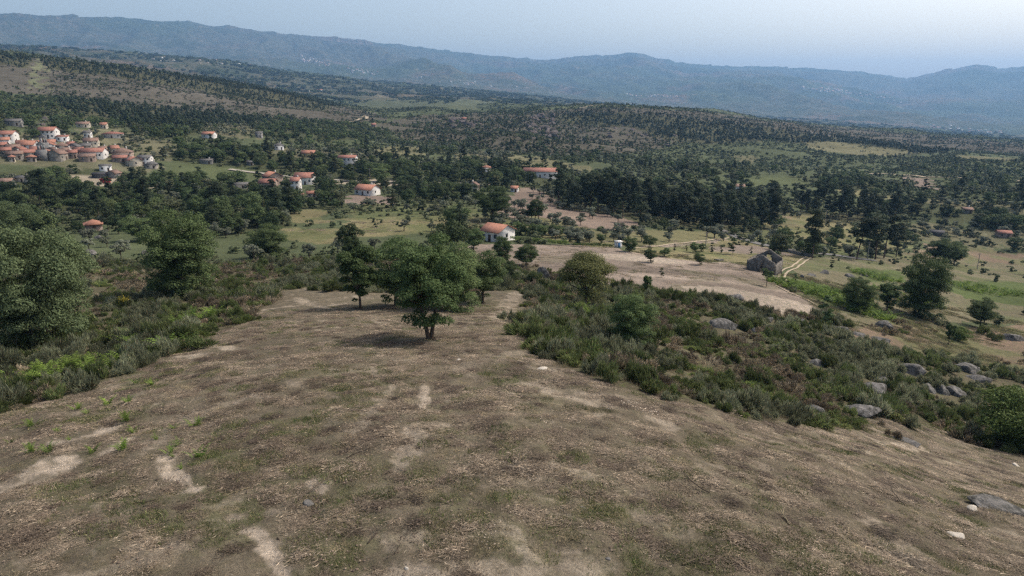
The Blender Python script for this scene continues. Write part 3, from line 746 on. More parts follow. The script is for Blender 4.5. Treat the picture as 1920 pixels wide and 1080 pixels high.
# ------------------------------------------------------------------ plant models
def broom(name, leaf, n, w, h, stiff=.5, bw=.022):
    """several tufts of thin arching green stems grown together"""
    m = rng.integers(6, 10); ca = rng.uniform(0, 2*PI, m); ct = rng.uniform(.1, .42, m)*w
    cen = np.stack([np.cos(ca)*ct, np.sin(ca)*ct, np.zeros(m)], 1); ch = h*rng.uniform(.45, 1.1, m); cw = w*rng.uniform(.28, .55, m)
    lean = rng.normal(0, .16, (m, 2))*w
    t_ = rng.integers(0, m, n)
    a = rng.uniform(0, 2*PI, n); k = rng.uniform(0, 1, n)**.55; tl = k*cw[t_]/2*1.25
    b0 = cen[t_]+np.stack([np.cos(a)*tl*.35, np.sin(a)*tl*.35, np.zeros(n)-.05], 1)
    hh = ch[t_]*(1-.5*k**2)*rng.uniform(.55, 1.15, n)
    tip = cen[t_]+np.stack([np.cos(a)*tl+lean[t_, 0], np.sin(a)*tl+lean[t_, 1], hh], 1)+rng.normal(0, .07, (n, 3))
    start = b0+(tip-b0)*rng.uniform(.35, .75, n)[:, None]
    mid = (start+tip)/2+np.array([0, 0, .05])*hh[:, None]
    s = np.cross(tip-start, unit(n)); s /= np.linalg.norm(s, axis=1)[:, None]+1e-9; s *= bw*rng.uniform(.7, 1.4, n)[:, None]
    V = np.stack([start-s*.5, start+s*.5, mid+s, tip, mid-s], 1).reshape(-1, 3)
    q = np.arange(n)[:, None]*5
    F4 = np.concatenate([q+0, q+1, q+2, q+4], 1); F3 = np.concatenate([q+4, q+2, q+3], 1)
    p = Plant(); p.trunk = None; p.crown = None
    p.joined = mk(name, [(V, F4, 0), (V, F3, 0)], [leaf])
    return p
BROOM = [broom('broom', 'broomA', 1500, 2.0, 1.45), broom('broom', 'broomA', 1200, 1.6, 1.0), broom('broom', 'broomB', 1500, 2.1, 1.4),
         broom('broom', 'broomB', 1100, 1.6, .9), broom('broom', 'broomC', 900, 1.8, 1.0), broom('broom', 'broomC', 600, 1.4, .6, bw=.016),
         broom('broom', 'broomD', 1100, 1.7, 1.1), broom('broom', 'drystems', 420, 1.6, .8, bw=.012)]
def blades(name, leaf, n, w, h, bw):
    a = rng.uniform(0, 2*PI, n); t = rng.uniform(0, 1, n)**.5*w/2
    b0 = np.stack([np.cos(a)*t, np.sin(a)*t, np.full(n, -.02)], 1)
    tip = b0+np.stack([rng.normal(0, .45, n)*h, rng.normal(0, .45, n)*h, h*rng.uniform(.4, 1.1, n)], 1)
    s = unit(n)*[1, 1, .1]*bw
    V = np.stack([b0-s, b0+s, tip], 1).reshape(-1, 3)
    return mk(name, [(V, np.arange(n*3).reshape(-1, 3), 0)], [leaf])
def litter(name, leaf, n, w, lmin, lmax, bw, ragged=False):
    a = rng.uniform(0, 2*PI, n); t = (np.abs(rng.normal(0, .42, n)) if ragged else rng.uniform(0, 1, n)**.5)*w/2
    c = np.stack([np.cos(a)*t, np.sin(a)*t, rng.uniform(.0, .05, n)], 1)
    th = rng.uniform(0, 2*PI, n); L = rng.uniform(0, 1, n)**2.2*(lmax-lmin)+lmin
    d = np.stack([np.cos(th), np.sin(th), rng.normal(0, .14, n)], 1)*L[:, None]/2
    bnd = np.stack([-np.sin(th), np.cos(th), np.zeros(n)], 1)*(L*rng.normal(0, .12, n))[:, None]
    s = np.stack([-np.sin(th), np.cos(th), np.zeros(n)], 1)*(bw*rng.uniform(.6, 1.5, n))[:, None]
    up = np.array([0, 0, 1])*(bw*1.3)
    V = np.stack([c-d, c+bnd-s, c+bnd+up, c+bnd+s, c+d], 1).reshape(-1, 3)
    q = np.arange(n)[:, None]*5
    F = np.concatenate([np.concatenate([q, q+1, q+2], 1), np.concatenate([q, q+2, q+3], 1), np.concatenate([q+1, q+4, q+2], 1), np.concatenate([q+2, q+4, q+3], 1)])
    return mk(name, [(V, F, 0)], [leaf])
def fern(name, n, h, leaf='fern'):
    V = []; F = []; o = 0
    for k in range(n):
        a = rng.uniform(0, 2*PI); L = h*rng.uniform(.7, 1.2); b = rng.normal(0, .12*h, 2)
        P = [(b[0]+math.cos(a)*L*.75*t, b[1]+math.sin(a)*L*.75*t, L*(1.25*t-.62*t*t)) for t in np.linspace(0, 1, 8)]
        P = np.array(P); sd = np.array([-math.sin(a), math.cos(a), 0])
        for i in range(1, 8):
            ww = L*.30*(1-i/8.5)+.02
            for s in (-1, 1):
                e = P[i]+sd*s*ww+(P[i]-P[i-1])*.5-np.array([0, 0, ww*.25])
                hw = (P[i]-P[i-1])*.36
                V += [P[i]-hw*.8, e, P[i]+hw*.8]; F.append((o, o+1, o+2)); o += 3
    return mk(name, [(np.array(V), np.array(F), 0)], [leaf])

OAKS = {
 'big': make_tree('oak', 'paleoak', 'bark', 10.5, 7.6, .9, 170, 80000, .095, 'round', .22, 10, 40, .52),
 'tall': make_tree('oak', 'oak', 'bark', 7.2, 8.8, 1.2, 120, 50000, .10, 'round', .2, 9, 46, .58),
 'mid': make_tree('oak', 'darkoak', 'bark', 6.2, 8.2, 1.5, 64, 30000, .10, 'round', .17, 9, 0, .7),
 'mid2': make_tree('oak', 'oak', 'bark', 5.5, 7.0, 1.1, 54, 22000, .10, 'round', .15, 8, 8, .7),
 'slim': make_tree('oak', 'darkoak', 'bark', 3.8, 6.5, 1.0, 44, 16000, .10, 'round', .12, 8, 5, .7),
 'yellow': make_tree('oak', 'yellowoak', 'bark', 7.0, 6.8, 1.2, 60, 26000, .10, 'flat', .16, 9, 10, .7),
 'bush': make_tree('oak', 'lime', 'bark', 4.2, 3.6, .4, 30, 22000, .08, 'round', .08, 7, 8),
 'sapling': make_tree('oak', 'oak', 'bark', 2.4, 3.4, 1.3, 10, 1500, .13, 'round', .06, 6),
}
def central_oak():
    """two stems leaving the ground together, foliage hanging low and unevenly between the gaps"""
    h = 8.6; n = 96; C = []; R = []
    while len(C) < n:
        p = rng.uniform(-1, 1, 3)
        if np.linalg.norm(p) > 1: continue
        w = 3.0 if p[2] > -.3 else 2.2
        c = np.array([p[0]*w, p[1]*w, 4.75+p[2]*3.7])
        if abs(c[0]-.25) < .45 and c[2] > 6.9: continue
        C.append(c); R.append(rng.uniform(.45, .95))
    for a, zz in ((1.2, 1.5), (-1.6, 1.7), (.3, 1.9), (2.0, 2.2), (-.7, 2.1)): C.append(np.array([a, rng.uniform(-.8, .8), zz])); R.append(.62)
    C = np.array(C); R = np.array(R); tp = []
    for sx in (-1, 1):
        P = [(.05*sx, 0, -.4), (.22*sx, 0, .7), (.55*sx, .1*sx, 2.2), (1.0*sx, .2*sx, 4.4), (1.3*sx, .3, 6.6)]
        tp.append(tube(P, [.22, .17, .14, .10, .05], 8))
        for i in range(9):
            k = rng.integers(len(C)); e = C[k]
            if e[0]*sx < -.4: continue
            st = np.array(P[2])*.6+np.array(P[3])*.4; tp.append(tube([st, st*.5+e*.5+rng.normal(0, .2, 3), e], [.07, .045, .015], 5))
    return plant('oak', 'darkoak', 'bark', [foliage(C, R, 42000, .10)], tp)
OAKS['central'] = central_oak()
def make_pine(name, h, w, bare, nl, nleaf, size, tr=.17, lean=0.0, leaf='pine'):
    C = []; R = []
    for k in range(nl):
        t = rng.uniform(0, 1); z = h*(bare+(1-bare)*t*.96); rad = w*.5*(1-.62*t**1.6)*(.45+.55*min(1, t*4))
        a = rng.uniform(0, 2*PI); d = rad*rng.uniform(.1, .85)
        C.append((math.cos(a)*d+lean*z*(z/h), math.sin(a)*d, z)); R.append(w*rng.uniform(.10, .19))
    C.append((lean*h, 0, h*.97)); R.append(w*.13)
    C = np.array(C); R = np.array(R)
    P = [(lean*z*(z/h), 0, z) for z in np.linspace(-.4, h*.93, 6)]
    tp = [tube(P, np.linspace(tr, tr*.25, 6), 6)]
    for i in rng.choice(len(C), min(9, len(C)), replace=False):
        z = C[i][2]-.06*h; s = np.array([lean*z*(z/h), 0, z]); tp.append(tube([s, C[i]], [tr*.3, tr*.08], 4))
    return plant(name, leaf, 'pinebark', [foliage(C, R, nleaf, size, .8, .6)], tp)
PINE_HI = [make_pine('pine', 12.5, 8.5, .34, 34, 9000, .20, .2), make_pine('pine', 11, 7.5, .42, 28, 8000, .2, .2, .28), make_pine('pine', 11.5, 7, .45, 26, 7500, .2, .2, .12)]
PINE_MID = [make_pine('pine', h, w, b, 30, 4600, .24, .16) for h, w, b in ((13, 6.8, .22), (12, 6.2, .34), (13.5, 6.4, .42), (10, 6.8, .12))]
YPINE = [make_pine('pine', 3.2, 1.9, .08, 14, 1500, .13, .06, 0, 'oak'), make_pine('pine', 2.6, 1.5, .1, 12, 1200, .12, .05)]
OLIVE_MID = [make_tree('olive', 'olive', 'bark', w, h, .7, 16, 2600, .16, 'round', .14, 5, 0, .85) for w, h in ((4.2, 3.8), (3.6, 3.4), (4.8, 4.0))]
BROAD_MID = [make_tree('broadleaf', l, 'bark', w, h, .6, 30, 4200, .27, s, .2, 4, 3, .85) for w, h, s, l in ((8, 8, 'round', 'broadleaf'), (7, 9.5, 'round', 'broadleaf'), (9, 7.5, 'flat', 'broadleafB'), (6, 7, 'round', 'broadleafC'), (8, 6.5, 'round', 'broadleafB'))]
def far_tree(name, leaf, w, h, z0, nl, nq, size, shape='round', trunk=True):
    C, R = crown_lobes(nl, w, h-z0, z0, shape)
    parts = [foliage(C, R, nq, size, .6)]
    tp = [tube([(0, 0, -.5), (0, 0, h*.6)], [.22, .12], 4)] if trunk else []
    return plant(name, leaf, 'pinebark', parts, tp)
PINE_FAR = [far_tree('pine', 'pine', w, h, h*b, 10, 300, .7, 'cone') for h, b, w in ((9, .12, 6), (11, .2, 6), (7, .08, 6.5))]
BROAD_FAR = [far_tree('broadleaf', l, w, h, .3, 10, 320, .75) for w, h, l in ((8, 7, 'broadleaf'), (7, 8, 'broadleaf'), (9, 6.5, 'broadleafB'), (9, 5, 'broadleafC'))]
OLIVE_FAR = [far_tree('olive', 'olive', 4.2, 3.6, .8, 6, 110, .65)]
def bushmesh(leaf, w, h, n, size):
    C, R = crown_lobes(7, w, h, -.1); return foliage(C, R, n, size, .6)
BUSH = [mk('bush', [(*bushmesh(l, w, h, 260, .30), 0)], [l]) for l, w, h in (('bush', 2.6, 1.7), ('bush', 3.4, 2.0), ('bush', 2.0, 1.3), ('heathbush', 2.6, 1.2), ('heathbush', 3.4, 1.4))]
BUSH_FAR = [mk('bush', [(*bushmesh(l, w, h, 60, .9), 0)], [l]) for l, w, h in (('bush', 4.0, 2.2), ('bush', 5.5, 2.6), ('bush', 3.2, 1.8), ('heathbush', 4.5, 1.6), ('heathbush', 5.5, 1.8))]
CLUMP = [far_tree('clump', 'broadleaf', 26, 9, 0, 14, 260, 2.6, 'round', False).joined, far_tree('clump', 'pine', 20, 11, 0, 12, 240, 2.4, 'round', False).joined, far_tree('clump', 'bush', 30, 6, 0, 14, 240, 2.6, 'round', False).joined]
ICO = {}
def rockmesh(name, mat, w, d, h, seed, sub=4, cuts=5, lo=.62):
    if sub not in ICO:
        bm = bmesh.new(); bmesh.ops.create_icosphere(bm, subdivisions=sub, radius=1)
        ICO[sub] = (np.array([v.co[:] for v in bm.verts]), np.array([[v.index for v in f.verts] for f in bm.faces])); bm.free()
    V, F = ICO[sub]; V = V.copy(); r = np.random.default_rng(seed)
    for _ in range(cuts):
        n = r.normal(size=3); n /= np.linalg.norm(n); dd = r.uniform(lo, .9)
        t = V@n-dd; V -= np.where(t > 0, t, 0)[:, None]*n*.85
    ns = fbm(V[:, 0]*1+V[:, 2]*.7+seed, V[:, 1]+V[:, 2]*.5, .8, 4, seed)
    V *= (1+.2*ns+.03*fbm(V[:, 0]*4+seed, V[:, 1]*4+V[:, 2]*3, .5, 3, seed+5))[:, None]
    V *= np.array([w/2, d/2, h]); V[:, 2] = np.maximum(V[:, 2], -h*.5)
    return mk(name, [(V, F, 0)], [mat], True)

# ------------------------------------------------------------------ buildings
CLEAR = []; FOOT = []      # footprints kept free of plants
def wall_mesh(w, d, h, gh, mat, roof):
    x, y = w/2, d/2; b = -2.0
    V = [(-x, -y, b), (x, -y, b), (x, y, b), (-x, y, b), (-x, -y, h), (x, -y, h), (x, y, h), (-x, y, h)]
    F4 = [(0, 1, 5, 4), (1, 2, 6, 5), (2, 3, 7, 6), (3, 0, 4, 7)]; F3 = []
    if roof == 'gable': V += [(-x, 0, h+gh), (x, 0, h+gh)]; F3 = [(5, 6, 9), (7, 4, 8)]
    else: F4.append((4, 5, 6, 7))
    return mk('wall', [(V, F4, 0)]+([(V, F3, 0)] if F3 else []), [mat])
def roof_mesh(w, d, h, gh, mat, roof, ov=.45, th=.16):
    x, y = w/2+ov, d/2+ov; dz = gh*ov/(d/2)
    if roof == 'gable':
        P = []
        for s in (-1, 1):
            V = [(-x, s*y, h-dz), (x, s*y, h-dz), (x, 0, h+gh), (-x, 0, h+gh)]
            V = V+[(a, b, c+th) for a, b, c in V]
            P.append((V, [(0, 3, 2, 1), (4, 5, 6, 7), (0, 1, 5, 4), (1, 2, 6, 5), (2, 3, 7, 6), (3, 0, 4, 7)], 0))
        return mk('roof', P, [mat])
    if roof == 'hip':
        k = max(0, x-y)
        V = [(-x, -y, h), (x, -y, h), (x, y, h), (-x, y, h), (-x, -y, h+th), (x, -y, h+th), (x, y, h+th), (-x, y, h+th), (-k, 0, h+th+gh), (k, 0, h+th+gh)]
        F4 = [(0, 3, 2, 1), (0, 1, 5, 4), (1, 2, 6, 5), (2, 3, 7, 6), (3, 0, 4, 7), (4, 5, 9, 8), (6, 7, 8, 9)]
        return mk('roof', [(V, F4, 0), (V, [(5, 6, 9), (7, 4, 8)], 0)], [mat])
    V = [(-x, -y, h), (x, -y, h), (x, y, h+gh), (-x, y, h+gh)]; V = V+[(a, b, c+th) for a, b, c in V]
    return mk('roof', [(V, [(0, 3, 2, 1), (4, 5, 6, 7), (0, 1, 5, 4), (1, 2, 6, 5), (2, 3, 7, 6), (3, 0, 4, 7)], 0)], [mat])
def house(px, py, wpx, d, h, gh, wall, roof, label, rot=12, kind='gable', rmin=60, win=2, floors=1, door=True, cat='house', group=None, chim=False, name='house', w=None):
    """stands on the point of the ground seen at (px, py); wpx: how wide it looks"""
    x, y, z = ground(px, py, rmin); r = math.hypot(x, y)
    w = w or wpx*r/1280*(.76 if (px < 300 and 270 < py < 325) else .88)
    y2 = y+d*.4*math.cos(math.radians(rot)); 
    a = math.atan2(x, y)
    e = link(name, None, None, (x, y2, float(H(x, y))), (0, 0, math.radians(rot)-a*.6))
    tag(e, label, cat, group)
    FOOT.append((x, y2, max(w, d)*.62+1.2))
    link('wall', wall_mesh(w, d, h, gh, wall, kind), e); link('roof', roof_mesh(w, d, h, gh, roof, kind), e)
    fh = h/floors
    pm, wm = [], []
    for f in range(floors):
        for k in range(win):
            xx = -w/2+w*(k+.5)/win
            if f == 0 and door and k == win//2:
                V, F = box(xx-.5, xx+.5, -d/2-.05, -d/2+.1, 0, min(2.1, h*.8)); link('door', mk('door', [(V, F, 0)], ['doorwood']), e); continue
            z0 = f*fh+fh*.38; z1 = z0+min(1.2, fh*.42)
            V, F = box(xx-.55, xx+.55, -d/2-.06, -d/2+.1, z0, z1)
            wo_ = link('window', mk('window', [(V, F, 0)], ['concrete' if wall != 'white' else 'greywall']), e)
            V, F = box(xx-.45, xx+.45, -d/2-.10, -d/2+.05, z0+.1, z1-.08); link('pane', mk('pane', [(V, F, 0)], ['glass']), wo_)
        V, F = box(w/2-.1, w/2+.06, -.5, .5, f*fh+fh*.38, f*fh+fh*.38+min(1.2, fh*.42))
        link('window', mk('window', [(V, F, 0)], ['glass']), e)
    if chim:
        V, F = box(w*.2-.35, w*.2+.35, d*.1, d*.1+.6, h, h+gh+1.0); link('chimney', mk('chimney', [(V, F, 0)], ['concrete']), e)
    return e
G_V = 'houses of the village on the left'
HOUSES = [
 (87, 259, 27, 8, 5.4, 2.2, 'white', 'redtile', 'big white house with red gable roof standing above the village', dict(rot=-14, floors=2, win=4)),
 (114, 265, 17, 6, 3.2, .8, 'white', 'redtile', 'small white annex right of the big white house above the village', dict(rot=0, kind='shed')),
 (8, 266, 26, 9, 5.2, 1.9, 'white', 'redtile', 'white two storey house with red roof at the upper left edge of the village', dict(rot=-10, floors=2, win=3)),
 (4, 275, 18, 7, 4.5, 1.4, 'white', 'orangetile', 'low white house with orange roof at the left edge below the two storey house', dict(rot=8)),
 (50, 285, 32, 8, 4.8, 2.2, 'white', 'orangetile', 'white gabled house with orange-red roof in the middle of the village', dict(rot=-18, win=3, floors=2)),
 (20, 289, 22, 8, 4.3, 1.6, 'stonewall', 'browntile', 'brown roofed stone house left of the white gabled house', dict(rot=14)),
 (92, 281, 17, 7, 5.0, 1.7, 'greywall', 'orangetile', 'grey house with orange roof behind the bell gable', dict(rot=5)),
 (113, 287, 20, 8, 4.6, 2.2, 'stonewall', 'browntile', 'stone house with tall brown hip roof right of the bell gable', dict(rot=8, kind='hip')),
 (131, 287, 16, 7, 4.0, 1.2, 'pinkwall', 'browntile', 'narrow pink house between the brown hip roof and the blue grey gable', dict(rot=-4)),
 (139, 286, 18, 7, 4.2, 1.8, 'greywall', 'greytile', 'blue grey gabled house with grey roof in the village centre', dict(rot=80)),
 (157, 283, 20, 7, 3.6, 1.3, 'stonewall', 'greytile', 'low house with grey brown roof below the beige house', dict(rot=4)),
 (168, 275, 26, 7, 4.0, 1.9, 'cream', 'browntile', 'beige house with brown roof beside the olive trees', dict(rot=2, win=3)),
 (45, 297, 30, 8, 3.8, 1.5, 'stonewall', 'redtile', 'long stone house with faded red roof in the front row of the village', dict(rot=0)),
 (24, 299, 26, 7, 3.6, 1.4, 'stonewall', 'browntile', 'stone house with brown roof at the left end of the front row', dict(rot=10)),
 (56, 303, 16, 5, 2.8, 1.3, 'stonewall', 'orangetile', 'small outbuilding with bright orange pyramid roof before the village', dict(rot=12, kind='hip')),
 (19, 303, 10, 5, 2.8, 1.0, 'cream', 'orangetile', 'small cream outbuilding with orange roof at the left edge of the village', dict(rot=12, kind='hip')),
 (107, 300, 28, 8, 4.2, 2.4, 'stonewall', 'browntile', 'stone house with broad brown gable facing the fields', dict(rot=72)),
 (172, 297, 46, 8, 4.4, 2.1, 'white', 'redtile', 'long house with faded red roof and white gable end', dict(rot=-14, win=4)),
 (160, 303, 30, 7, 3.4, 1.4, 'pinkwall', 'browntile', 'low house with brown roof in front of the long red roof', dict(rot=6)),
 (212, 288, 15, 6, 3.8, 1.6, 'cream', 'orangetile', 'cream house with orange gable behind the large hip roof', dict(rot=25)),
 (225, 297, 36, 10, 4.0, 2.6, 'pinkwall', 'browntile', 'large brick red house with wide brown hip roof and chimney', dict(rot=2, kind='hip', win=4, chim=True)),
 (222, 304, 27, 7, 3.0, 1.3, 'pinkwall', 'redtile', 'low house with pale red roof in front of the large hip roof', dict(rot=0)),
 (241, 307, 18, 6, 3.2, .8, 'stonewall', 'greytile', 'grey flat roofed stone shed left of the beige gable', dict(rot=4, kind='shed')),
 (250, 311, 22, 8, 3.8, 2.0, 'cream', 'redtile', 'beige house with steep red roof beside the white grey roofed house', dict(rot=-60)),
 (269, 310, 25, 8, 5.2, 1.3, 'white', 'greytile', 'white two storey house with grey roof at the right end of the village', dict(rot=-6, floors=2, win=3)),
 (281, 316, 22, 7, 2.6, 1.8, 'stonewall', 'greytile', 'low stone house with grey hip roof at the right end of the village', dict(rot=0, kind='hip')),
 (195, 321, 22, 5, 3.4, .5, 'white', 'greytile', 'roofless looking white building between the dark trees', dict(rot=8, kind='shed')),
 (212, 333, 18, 6, 2.8, 1.6, 'greywall', 'browntile', 'grey gabled barn beside the dark shed', dict(rot=70)),
 (184, 334, 24, 6, 2.4, .5, 'darkmetal', 'darkmetal', 'dark sheet metal shed under the trees', dict(rot=4, kind='shed', win=1, door=False)),
 (195, 343, 16, 4, 1.9, 1.0, 'redwood', 'redwood', 'dark red wooden hut with curved roof in the pale yard', dict(rot=8, kind='hip', win=1, cat='hut', name='hut')),
 (8, 350, 22, 5, 2.9, 1.3, 'greywall', 'browntile', 'grey hut with orange brown roof in the meadow at the left edge', dict(rot=-14, win=1, cat='hut', name='hut', door=False)),
 (40, 341, 22, 5, 2.3, .8, 'stonewall', 'greytile', 'low dark stone shed left of the pale doorway wall', dict(rot=-8, kind='shed', win=1)),
 (55, 343, 14, 4, 2.2, .3, 'cream', 'greytile', 'small pale walled shed with dark doorway by the trees', dict(rot=-8, kind='shed', win=1)),
 (207, 259, 32, 9, 3.2, 1.4, 'greywall', 'redtile', 'long low house with red roof among the olive trees above the village', dict(rot=0, kind='hip', win=3)),
 (162, 259, 11, 6, 4.2, 1.2, 'white', 'greytile', 'narrow white house between dark trees above the village', dict(rot=0)),
 (22, 236, 22, 8, 3.6, 1.4, 'greywall', 'greytile', 'grey stone house near the boulders above the village', dict(rot=0)),
 (192, 241, 10, 7, 3.4, 1.4, 'cream', 'orangetile', 'orange roof peeping above the trees at the foot of the forest', dict(rot=0)),
 (153, 239, 20, 7, 3.0, 1.4, 'cream', 'browntile', 'brown roof half hidden by trees at the foot of the forest', dict(rot=0)),
 (390, 259, 22, 8, 3.6, 1.8, 'white', 'orangetile', 'white house with orange roof beside the round umbrella tree', dict(rot=-16)),
 (484, 258, 12, 7, 4.4, .8, 'greywall', 'greytile', 'small square grey house at the foot of the forest', dict(rot=0, kind='shed')),
 (521, 281, 17, 8, 3.4, 1.8, 'white', 'greytile', 'white house with dark grey hip roof among the trees', dict(rot=10, kind='hip')),
 (577, 295, 25, 7, 3.4, 1.8, 'yellowwall', 'orangetile', 'yellow house with orange roof behind the tree belt', dict(rot=0)),
 (651, 313, 35, 9, 7.0, 1.4, 'white', 'redtile', 'tall white house with small windows and red roof in the tree belt', dict(rot=-8, floors=2, win=4, chim=True)),
 (510, 346, 30, 9, 5.4, 2.3, 'pinkwall', 'orangetile', 'rear house of the pair with orange gable roof by the meadow', dict(rot=-60, floors=2)),
 (501, 356, 30, 7, 4.3, 1.7, 'pinkwall', 'redtile', 'front house of the pair with pale pink wall and small window', dict(rot=-12)),
 (569, 346, 36, 9, 4.6, 2.4, 'white', 'redtile', 'large house with broad bright red roof right of the meadow', dict(rot=-10, win=4)),
 (553, 356, 17, 7, 5.4, 1.6, 'white', 'redtile', 'tall narrow white front wing before the broad bright red roof', dict(rot=-6, floors=2)),
 (540, 366, 14, 5, 2.2, 1.3, 'cream', 'orangetile', 'small orange hip roof just below the white front wing', dict(rot=15, kind='hip')),
 (583, 369, 18, 4, 2.0, .9, 'cream', 'orangetile', 'low orange roofed outbuilding right of the small hip roof', dict(rot=10)),
 (563, 371, 9, 4, 2.0, .9, 'cream', 'orangetile', 'tiny orange roofed outbuilding half hidden by shrubs', dict(rot=10, kind='hip')),
 (687, 366, 40, 9, 3.4, 2.1, 'white', 'orangetile', 'white bungalow with orange roof above the brown field', dict(rot=-30, win=3, chim=True)),
 (912, 322, 17, 7, 3.2, 1.5, 'white', 'orangetile', 'little white house with orange hip roof above the tree belt', dict(rot=0, kind='hip')),
 (888, 356, 10, 6, 3.2, 1.6, 'cream', 'browntile', 'cream gabled house between the dark trees', dict(rot=60)),
 (965, 360, 14, 5, 2.4, 1.1, 'white', 'orangetile', 'small white shed with orange roof beside the ploughed orchard', dict(rot=-10)),
 (933, 452, 50, 8, 3.3, 1.7, 'white', 'orangetile', 'white farmhouse with orange gable roof beside the hedge', dict(rot=-38, win=3)),
 (1182, 365, 16, 6, 3.0, 1.4, 'pinkwall', 'redtile', 'reddish house glimpsed through the pine grove', dict(rot=8)),
 (1382, 358, 32, 8, 3.4, 1.5, 'white', 'browntile', 'white walled house with brown roof behind the pines', dict(rot=-4)),
 (1425, 398, 24, 7, 2.8, 1.4, 'greywall', 'greytile', 'grey roofed barn between the pine trunks', dict(rot=10)),
 (1402, 392, 14, 6, 2.6, 1.1, 'greywall', 'greytile', 'small grey roofed shed left of the grey barn', dict(rot=0)),
 (1886, 445, 20, 6, 2.6, 1.1, 'pinkwall', 'redtile', 'small red roofed house among the olives at the right edge', dict(rot=4)),
 (1759, 443, 22, 5, 2.2, .6, 'darkmetal', 'darkmetal', 'long dark shed in the olive grove on the right', dict(rot=-14, kind='shed', win=1, door=False)),
 (1817, 400, 14, 6, 2.6, 1.0, 'stonewall', 'browntile', 'stone hut with brown roof above the wood on the right', dict(rot=0, cat='hut', name='hut')),
 (170, 433, 27, 5, 2.2, 1.4, 'pinkwall', 'orangetile', 'little building with bright orange hip roof deep in the scrub', dict(rot=14, kind='hip', win=1)),
 (448, 353, 28, 5, 2.2, .6, 'stonewall', 'greytile', 'long grey stone shed left of the pair of houses', dict(rot=-6, kind='shed')),
 (386, 307, 22, 5, 2.4, .8, 'greywall', 'greytile', 'grey shed among the round trees left of the green meadow', dict(rot=-4)),
 (468, 310, 12, 5, 2.4, .8, 'greywall', 'greytile', 'small grey shed at the end of the tree row', dict(rot=0)),
 (870, 226, 10, 8, 3.4, 1.8, 'pinkwall', 'redtile', 'red roofed house alone on the scrubby hillside', dict(rot=0)),
 (700, 238, 9, 8, 3.4, 1.8, 'pinkwall', 'redtile', 'red roofed house beside the end of the sandy track', dict(rot=0)),
 (598, 171, 16, 10, 6, 3.0, 'white', 'orangetile', 'white farmhouse far off beside the dark copse', dict(rot=0, w=26)),
 (575, 172, 10, 10, 6, 1.0, 'white', 'greytile', 'low white barn left of the far white farmhouse', dict(rot=0, w=22)),
]
for k, (px, py, wp, rot, wl, rf) in enumerate([(36, 279, 16, 10, 'cream', 'orangetile'), (70, 279, 13, -8, 'pinkwall', 'orangetile'), (62, 291, 16, 12, 'stonewall', 'redtile'), (122, 293, 16, -20, 'white', 'browntile'), (133, 297, 15, 10, 'pinkwall', 'redtile'), (98, 292, 14, 70, 'stonewall', 'browntile'),
        (74, 300, 14, 0, 'greywall', 'greytile'), (34, 291, 14, 60, 'cream', 'redtile'), (146, 292, 13, 12, 'white', 'redtile'), (190, 290, 14, 0, 'cream', 'browntile'), (0, 283, 16, 0, 'pinkwall', 'redtile'), (6, 293, 18, 12, 'stonewall', 'redtile'), (130, 281, 12, 0, 'cream', 'redtile')]):
    HOUSES.append((px, py, wp, 7, 3.9, 1.5, wl, rf, ['cream house with orange roof behind the row on the left of the village', 'pink house just left of the bell gable', 'narrow stone house between the chapel front and the long faded roof', 'white house with brown roof below the brown hip roof', 'pink house with red roof left of the long red roof', 'stone house with its gable end forward below the bell gable',
        'grey shed in the front row below the chapel front', 'cream house with its gable end forward in the left of the village', 'small white house above the left end of the long red roof', 'cream house left of the large hip roof', 'pink house cut by the left edge of the photograph', 'stone house with red roof at the left edge of the village front', 'little cream house behind the blue grey gable'][k], dict(rot=rot, win=2)))
for hk, (px, py, wp, d, h, gh, wl, rf, lb, kw) in enumerate(HOUSES):
    if wl == 'stonewall': wl = 'palestone'
    h *= .92
    if hk % 3 == 1 and wl not in ('darkmetal', 'redwood'): kw.setdefault('chim', True)
    kw.setdefault('rmin', 130 if py > 400 else 230 if py > 330 else 330 if py > 245 else 500 if py > 200 else 1500)
    house(px, py, wp, d, h, gh, wl, rf, lb, group=G_V if (px < 300 and py < 325 and py > 250) else None, **kw)
# long red roofed hall
e = house(1014, 333, 70, 12, 4.2, 2.2, 'white', 'redtile', 'long low hall with faded red roof beyond the pine grove', rot=-4, rmin=400, win=7, cat='hall', name='hall')
